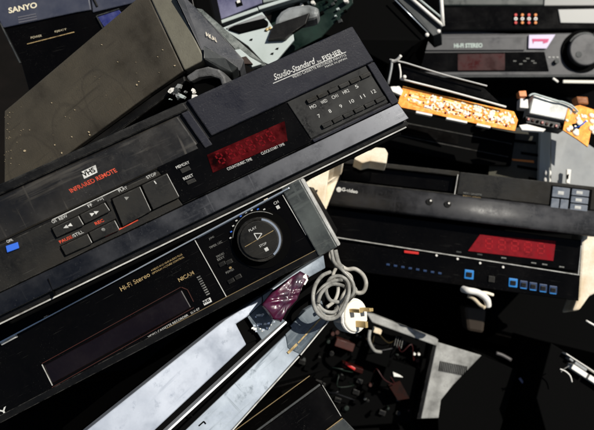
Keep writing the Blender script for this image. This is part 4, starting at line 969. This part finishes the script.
# ------------------------------------------------------------------ 14. opened chassis at the lower centre
def opened():
    d = Dev('opened_recorder', 'opened recorder with dark insides, its mottled grey vented lid catching the sun', 'video recorder',
            org=(481, 355, 1.25), rot=(-.02, 0, .33))
    d.poly('vented_lid', [(437, 342), (481.5, 355.5), (453, 385), (441, 400), (438.5, 418), (421, 418.5), (430, 376)], 0, .006, CEM, .001)  # lower right outline follows the edge of a shadow across the lid
    for i in range(16):
        p = (440.5+i*1.75, 361.0+i*.35); d.bar('vent_slot', p, (p[0]-1.5, p[1]+9.8), .0017, -.0010, .001, MATT)
    d.poly('painted_lid_shade', [(482, 356), (520, 372), (500, 440), (440, 440), (439, 419), (442, 401), (454, 386)], .012, .08, MATT, .001)  # black sheet stands in for the shaded rest of the lid
    d.poly('rim', [(366, 313), (373, 314), (438, 339), (437, 346), (372, 322)], -.003, .02, CEM, .0015)
    d.poly('rim_side', [(433, 345), (437.5, 344), (429, 380), (421, 419), (417, 419)], .001, .03, BLK, .001)
    d.poly('tray', [(290, 330), (366, 322), (433, 346), (416, 432), (300, 440), (270, 380)], .06, .07, MATT, .002)
    rnd = random.Random(6)
    def lump(nm, a, b, y0, y1, m): d.rect(nm, a, b, y0, y1, m, .001)
    lump('relay', (338, 341), (354, 355), .03, .06, RUST)
    lump('terminal_block', (344, 366), (364, 378), .035, .06, mat('dark red block', (.02, .003, .002), .5, spec=.1))
    d.poly('red_lead', [(347, 365), (357, 371.5), (356, 373.5), (346, 367.5)], .028, .032, RED, .0006)
    lump('transformer', (391, 362), (414, 402), .03, .06, MATT)
    lump('heat_sink', (377, 334), (392, 372), .03, .06, MATT)
    d.poly('paper_label', [(395, 375), (402, 378), (405.5, 380.5), (396, 379.6)], .026, .03, OFFW, .0004)
    for q in ((416.5, 356.2), (421, 356.4)): d.cyl('terminal', q, .0024, .020, .03, OFFW, seg=12)
    d.poly('small_board', [(390, 388), (402, 384), (412, 402), (400, 404)], .026, .03, mat('dark red board', (.02, .004, .002), .5, dust=.8, spec=.1, dcol=(.006, .008, .008), dscale=90), .0004)
    for i in range(4): d.bar('wire', (398+i*2.2, 338+i), (396+i*2.2, 347+i), .0008, .018, .02, GREY)
    for i in range(40):
        q = (rnd.uniform(300, 425), rnd.uniform(335, 415)); x, z = d.L(q, .05); s_ = rnd.uniform(.002, .006)
        d.box('component', x-s_, x+s_, .06-rnd.uniform(.005, .02), .061, z-s_*.7, z+s_*.7, rnd.choice([MATT, MATT, BLK, MATT, BLK]), .0006)
    TC = [mat('dark green wire', (.002, .008, .004), .5), mat('dark red wire', (.03, .002, .002), .5), mat('dark wire', (.01, .01, .012), .4), mat('dull yellow wire', (.03, .02, .005), .5)]
    for i in range(7):
        x_, y_ = rnd.uniform(305, 410), rnd.uniform(335, 400); P_ = [(x_+k*rnd.uniform(3, 9), y_+rnd.uniform(-7, 9)+k*2, 1.27-.02*math.sin(k)) for k in range(5)]
        d.tube('wire', P_, .0010, TC[i % 4], 6, 4)
    for i in range(60):
        q = (rnd.uniform(300, 425), rnd.uniform(330, 418)); x, z = d.L(q, .05)
        d.cyl('component', (x, 0, z), rnd.uniform(.0018, .0045), .06-rnd.uniform(.006, .022), .061, rnd.choice([MATT, RUST, GUN, BLK, TC[0], MATT]), seg=10, bev=.0004)
    d.tube('white_lead', [(370, 330, 1.20), (369, 340, 1.20), (374, 350, 1.21), (381, 352, 1.22)], .0030, CABL, 8, 5)
    lump('cream_tab', (374, 327), (380, 334), -.01, .01, CREAM)
opened()
def cornerdev():
    d = Dev('video_recorder', 'black recorder with white front keys in deep shade at the lower right corner', 'video recorder',
            pose=[-0.0788, -0.1658, 0.5811, 451.6, 234.7, 1192.4])
    d.poly('case', [(555, 344), (640, 396), (640, 470), (560, 470), (540, 400)], .012, .15, MATT, .002)
    d.bar('top_line', (566, 353.5), (604, 378), .0016, -.001, .012, OFFW, .0004)
    for i, (a, b, wv) in enumerate((((571.5, 366), (586, 375.5), .0085), ((588, 376.5), (604, 387), .0085))): d.bar('white_key', a, b, wv, -.003, .014, OFFW, .0008)
    d.bar('grey_key', (575, 362.5), (586.5, 370), .0048, -.001, .014, GREYC, .0006); d.bar('grey_key', (569.5, 358.5), (573, 361), .003, -.001, .014, GREYC, .0005)
    d.tube('loose_wire', [(560, 369, 1.16), (565, 371, 1.16), (570, 375.5, 1.16), (572, 382, 1.16)], .0011, OFFW, 6, 4)
    d.tube('loose_wire', [(561, 372, 1.16), (563, 369.5, 1.16), (569, 366, 1.16)], .0009, GREY, 6, 4)
    d.tube('top_wire', [(586, 320.5, 1.17), (594, 325, 1.17), (602, 329, 1.17)], .0016, OFFW, 6, 2)
cornerdev()
def bluewire():
    d = Dev('loose_cable', 'bluish grey cable end glinting in the dark hollow at the lower right', 'cable', org=(530, 390, 1.25))
    d.tube('cable', [(519.5, 378, 1.25), (528, 389, 1.25), (538.5, 403, 1.25)], .0024, mat('bluish cable', (.22, .22, .34), .4), 8, 4)
    d.tube('cable', [(496, 353, 1.27), (502, 355, 1.27), (511, 360, 1.27)], .0035, mat('dim cable', (.06, .055, .055), .5), 8, 4)
bluewire()

# ------------------------------------------------------------------ 15. shadowed recorders that carry the pile
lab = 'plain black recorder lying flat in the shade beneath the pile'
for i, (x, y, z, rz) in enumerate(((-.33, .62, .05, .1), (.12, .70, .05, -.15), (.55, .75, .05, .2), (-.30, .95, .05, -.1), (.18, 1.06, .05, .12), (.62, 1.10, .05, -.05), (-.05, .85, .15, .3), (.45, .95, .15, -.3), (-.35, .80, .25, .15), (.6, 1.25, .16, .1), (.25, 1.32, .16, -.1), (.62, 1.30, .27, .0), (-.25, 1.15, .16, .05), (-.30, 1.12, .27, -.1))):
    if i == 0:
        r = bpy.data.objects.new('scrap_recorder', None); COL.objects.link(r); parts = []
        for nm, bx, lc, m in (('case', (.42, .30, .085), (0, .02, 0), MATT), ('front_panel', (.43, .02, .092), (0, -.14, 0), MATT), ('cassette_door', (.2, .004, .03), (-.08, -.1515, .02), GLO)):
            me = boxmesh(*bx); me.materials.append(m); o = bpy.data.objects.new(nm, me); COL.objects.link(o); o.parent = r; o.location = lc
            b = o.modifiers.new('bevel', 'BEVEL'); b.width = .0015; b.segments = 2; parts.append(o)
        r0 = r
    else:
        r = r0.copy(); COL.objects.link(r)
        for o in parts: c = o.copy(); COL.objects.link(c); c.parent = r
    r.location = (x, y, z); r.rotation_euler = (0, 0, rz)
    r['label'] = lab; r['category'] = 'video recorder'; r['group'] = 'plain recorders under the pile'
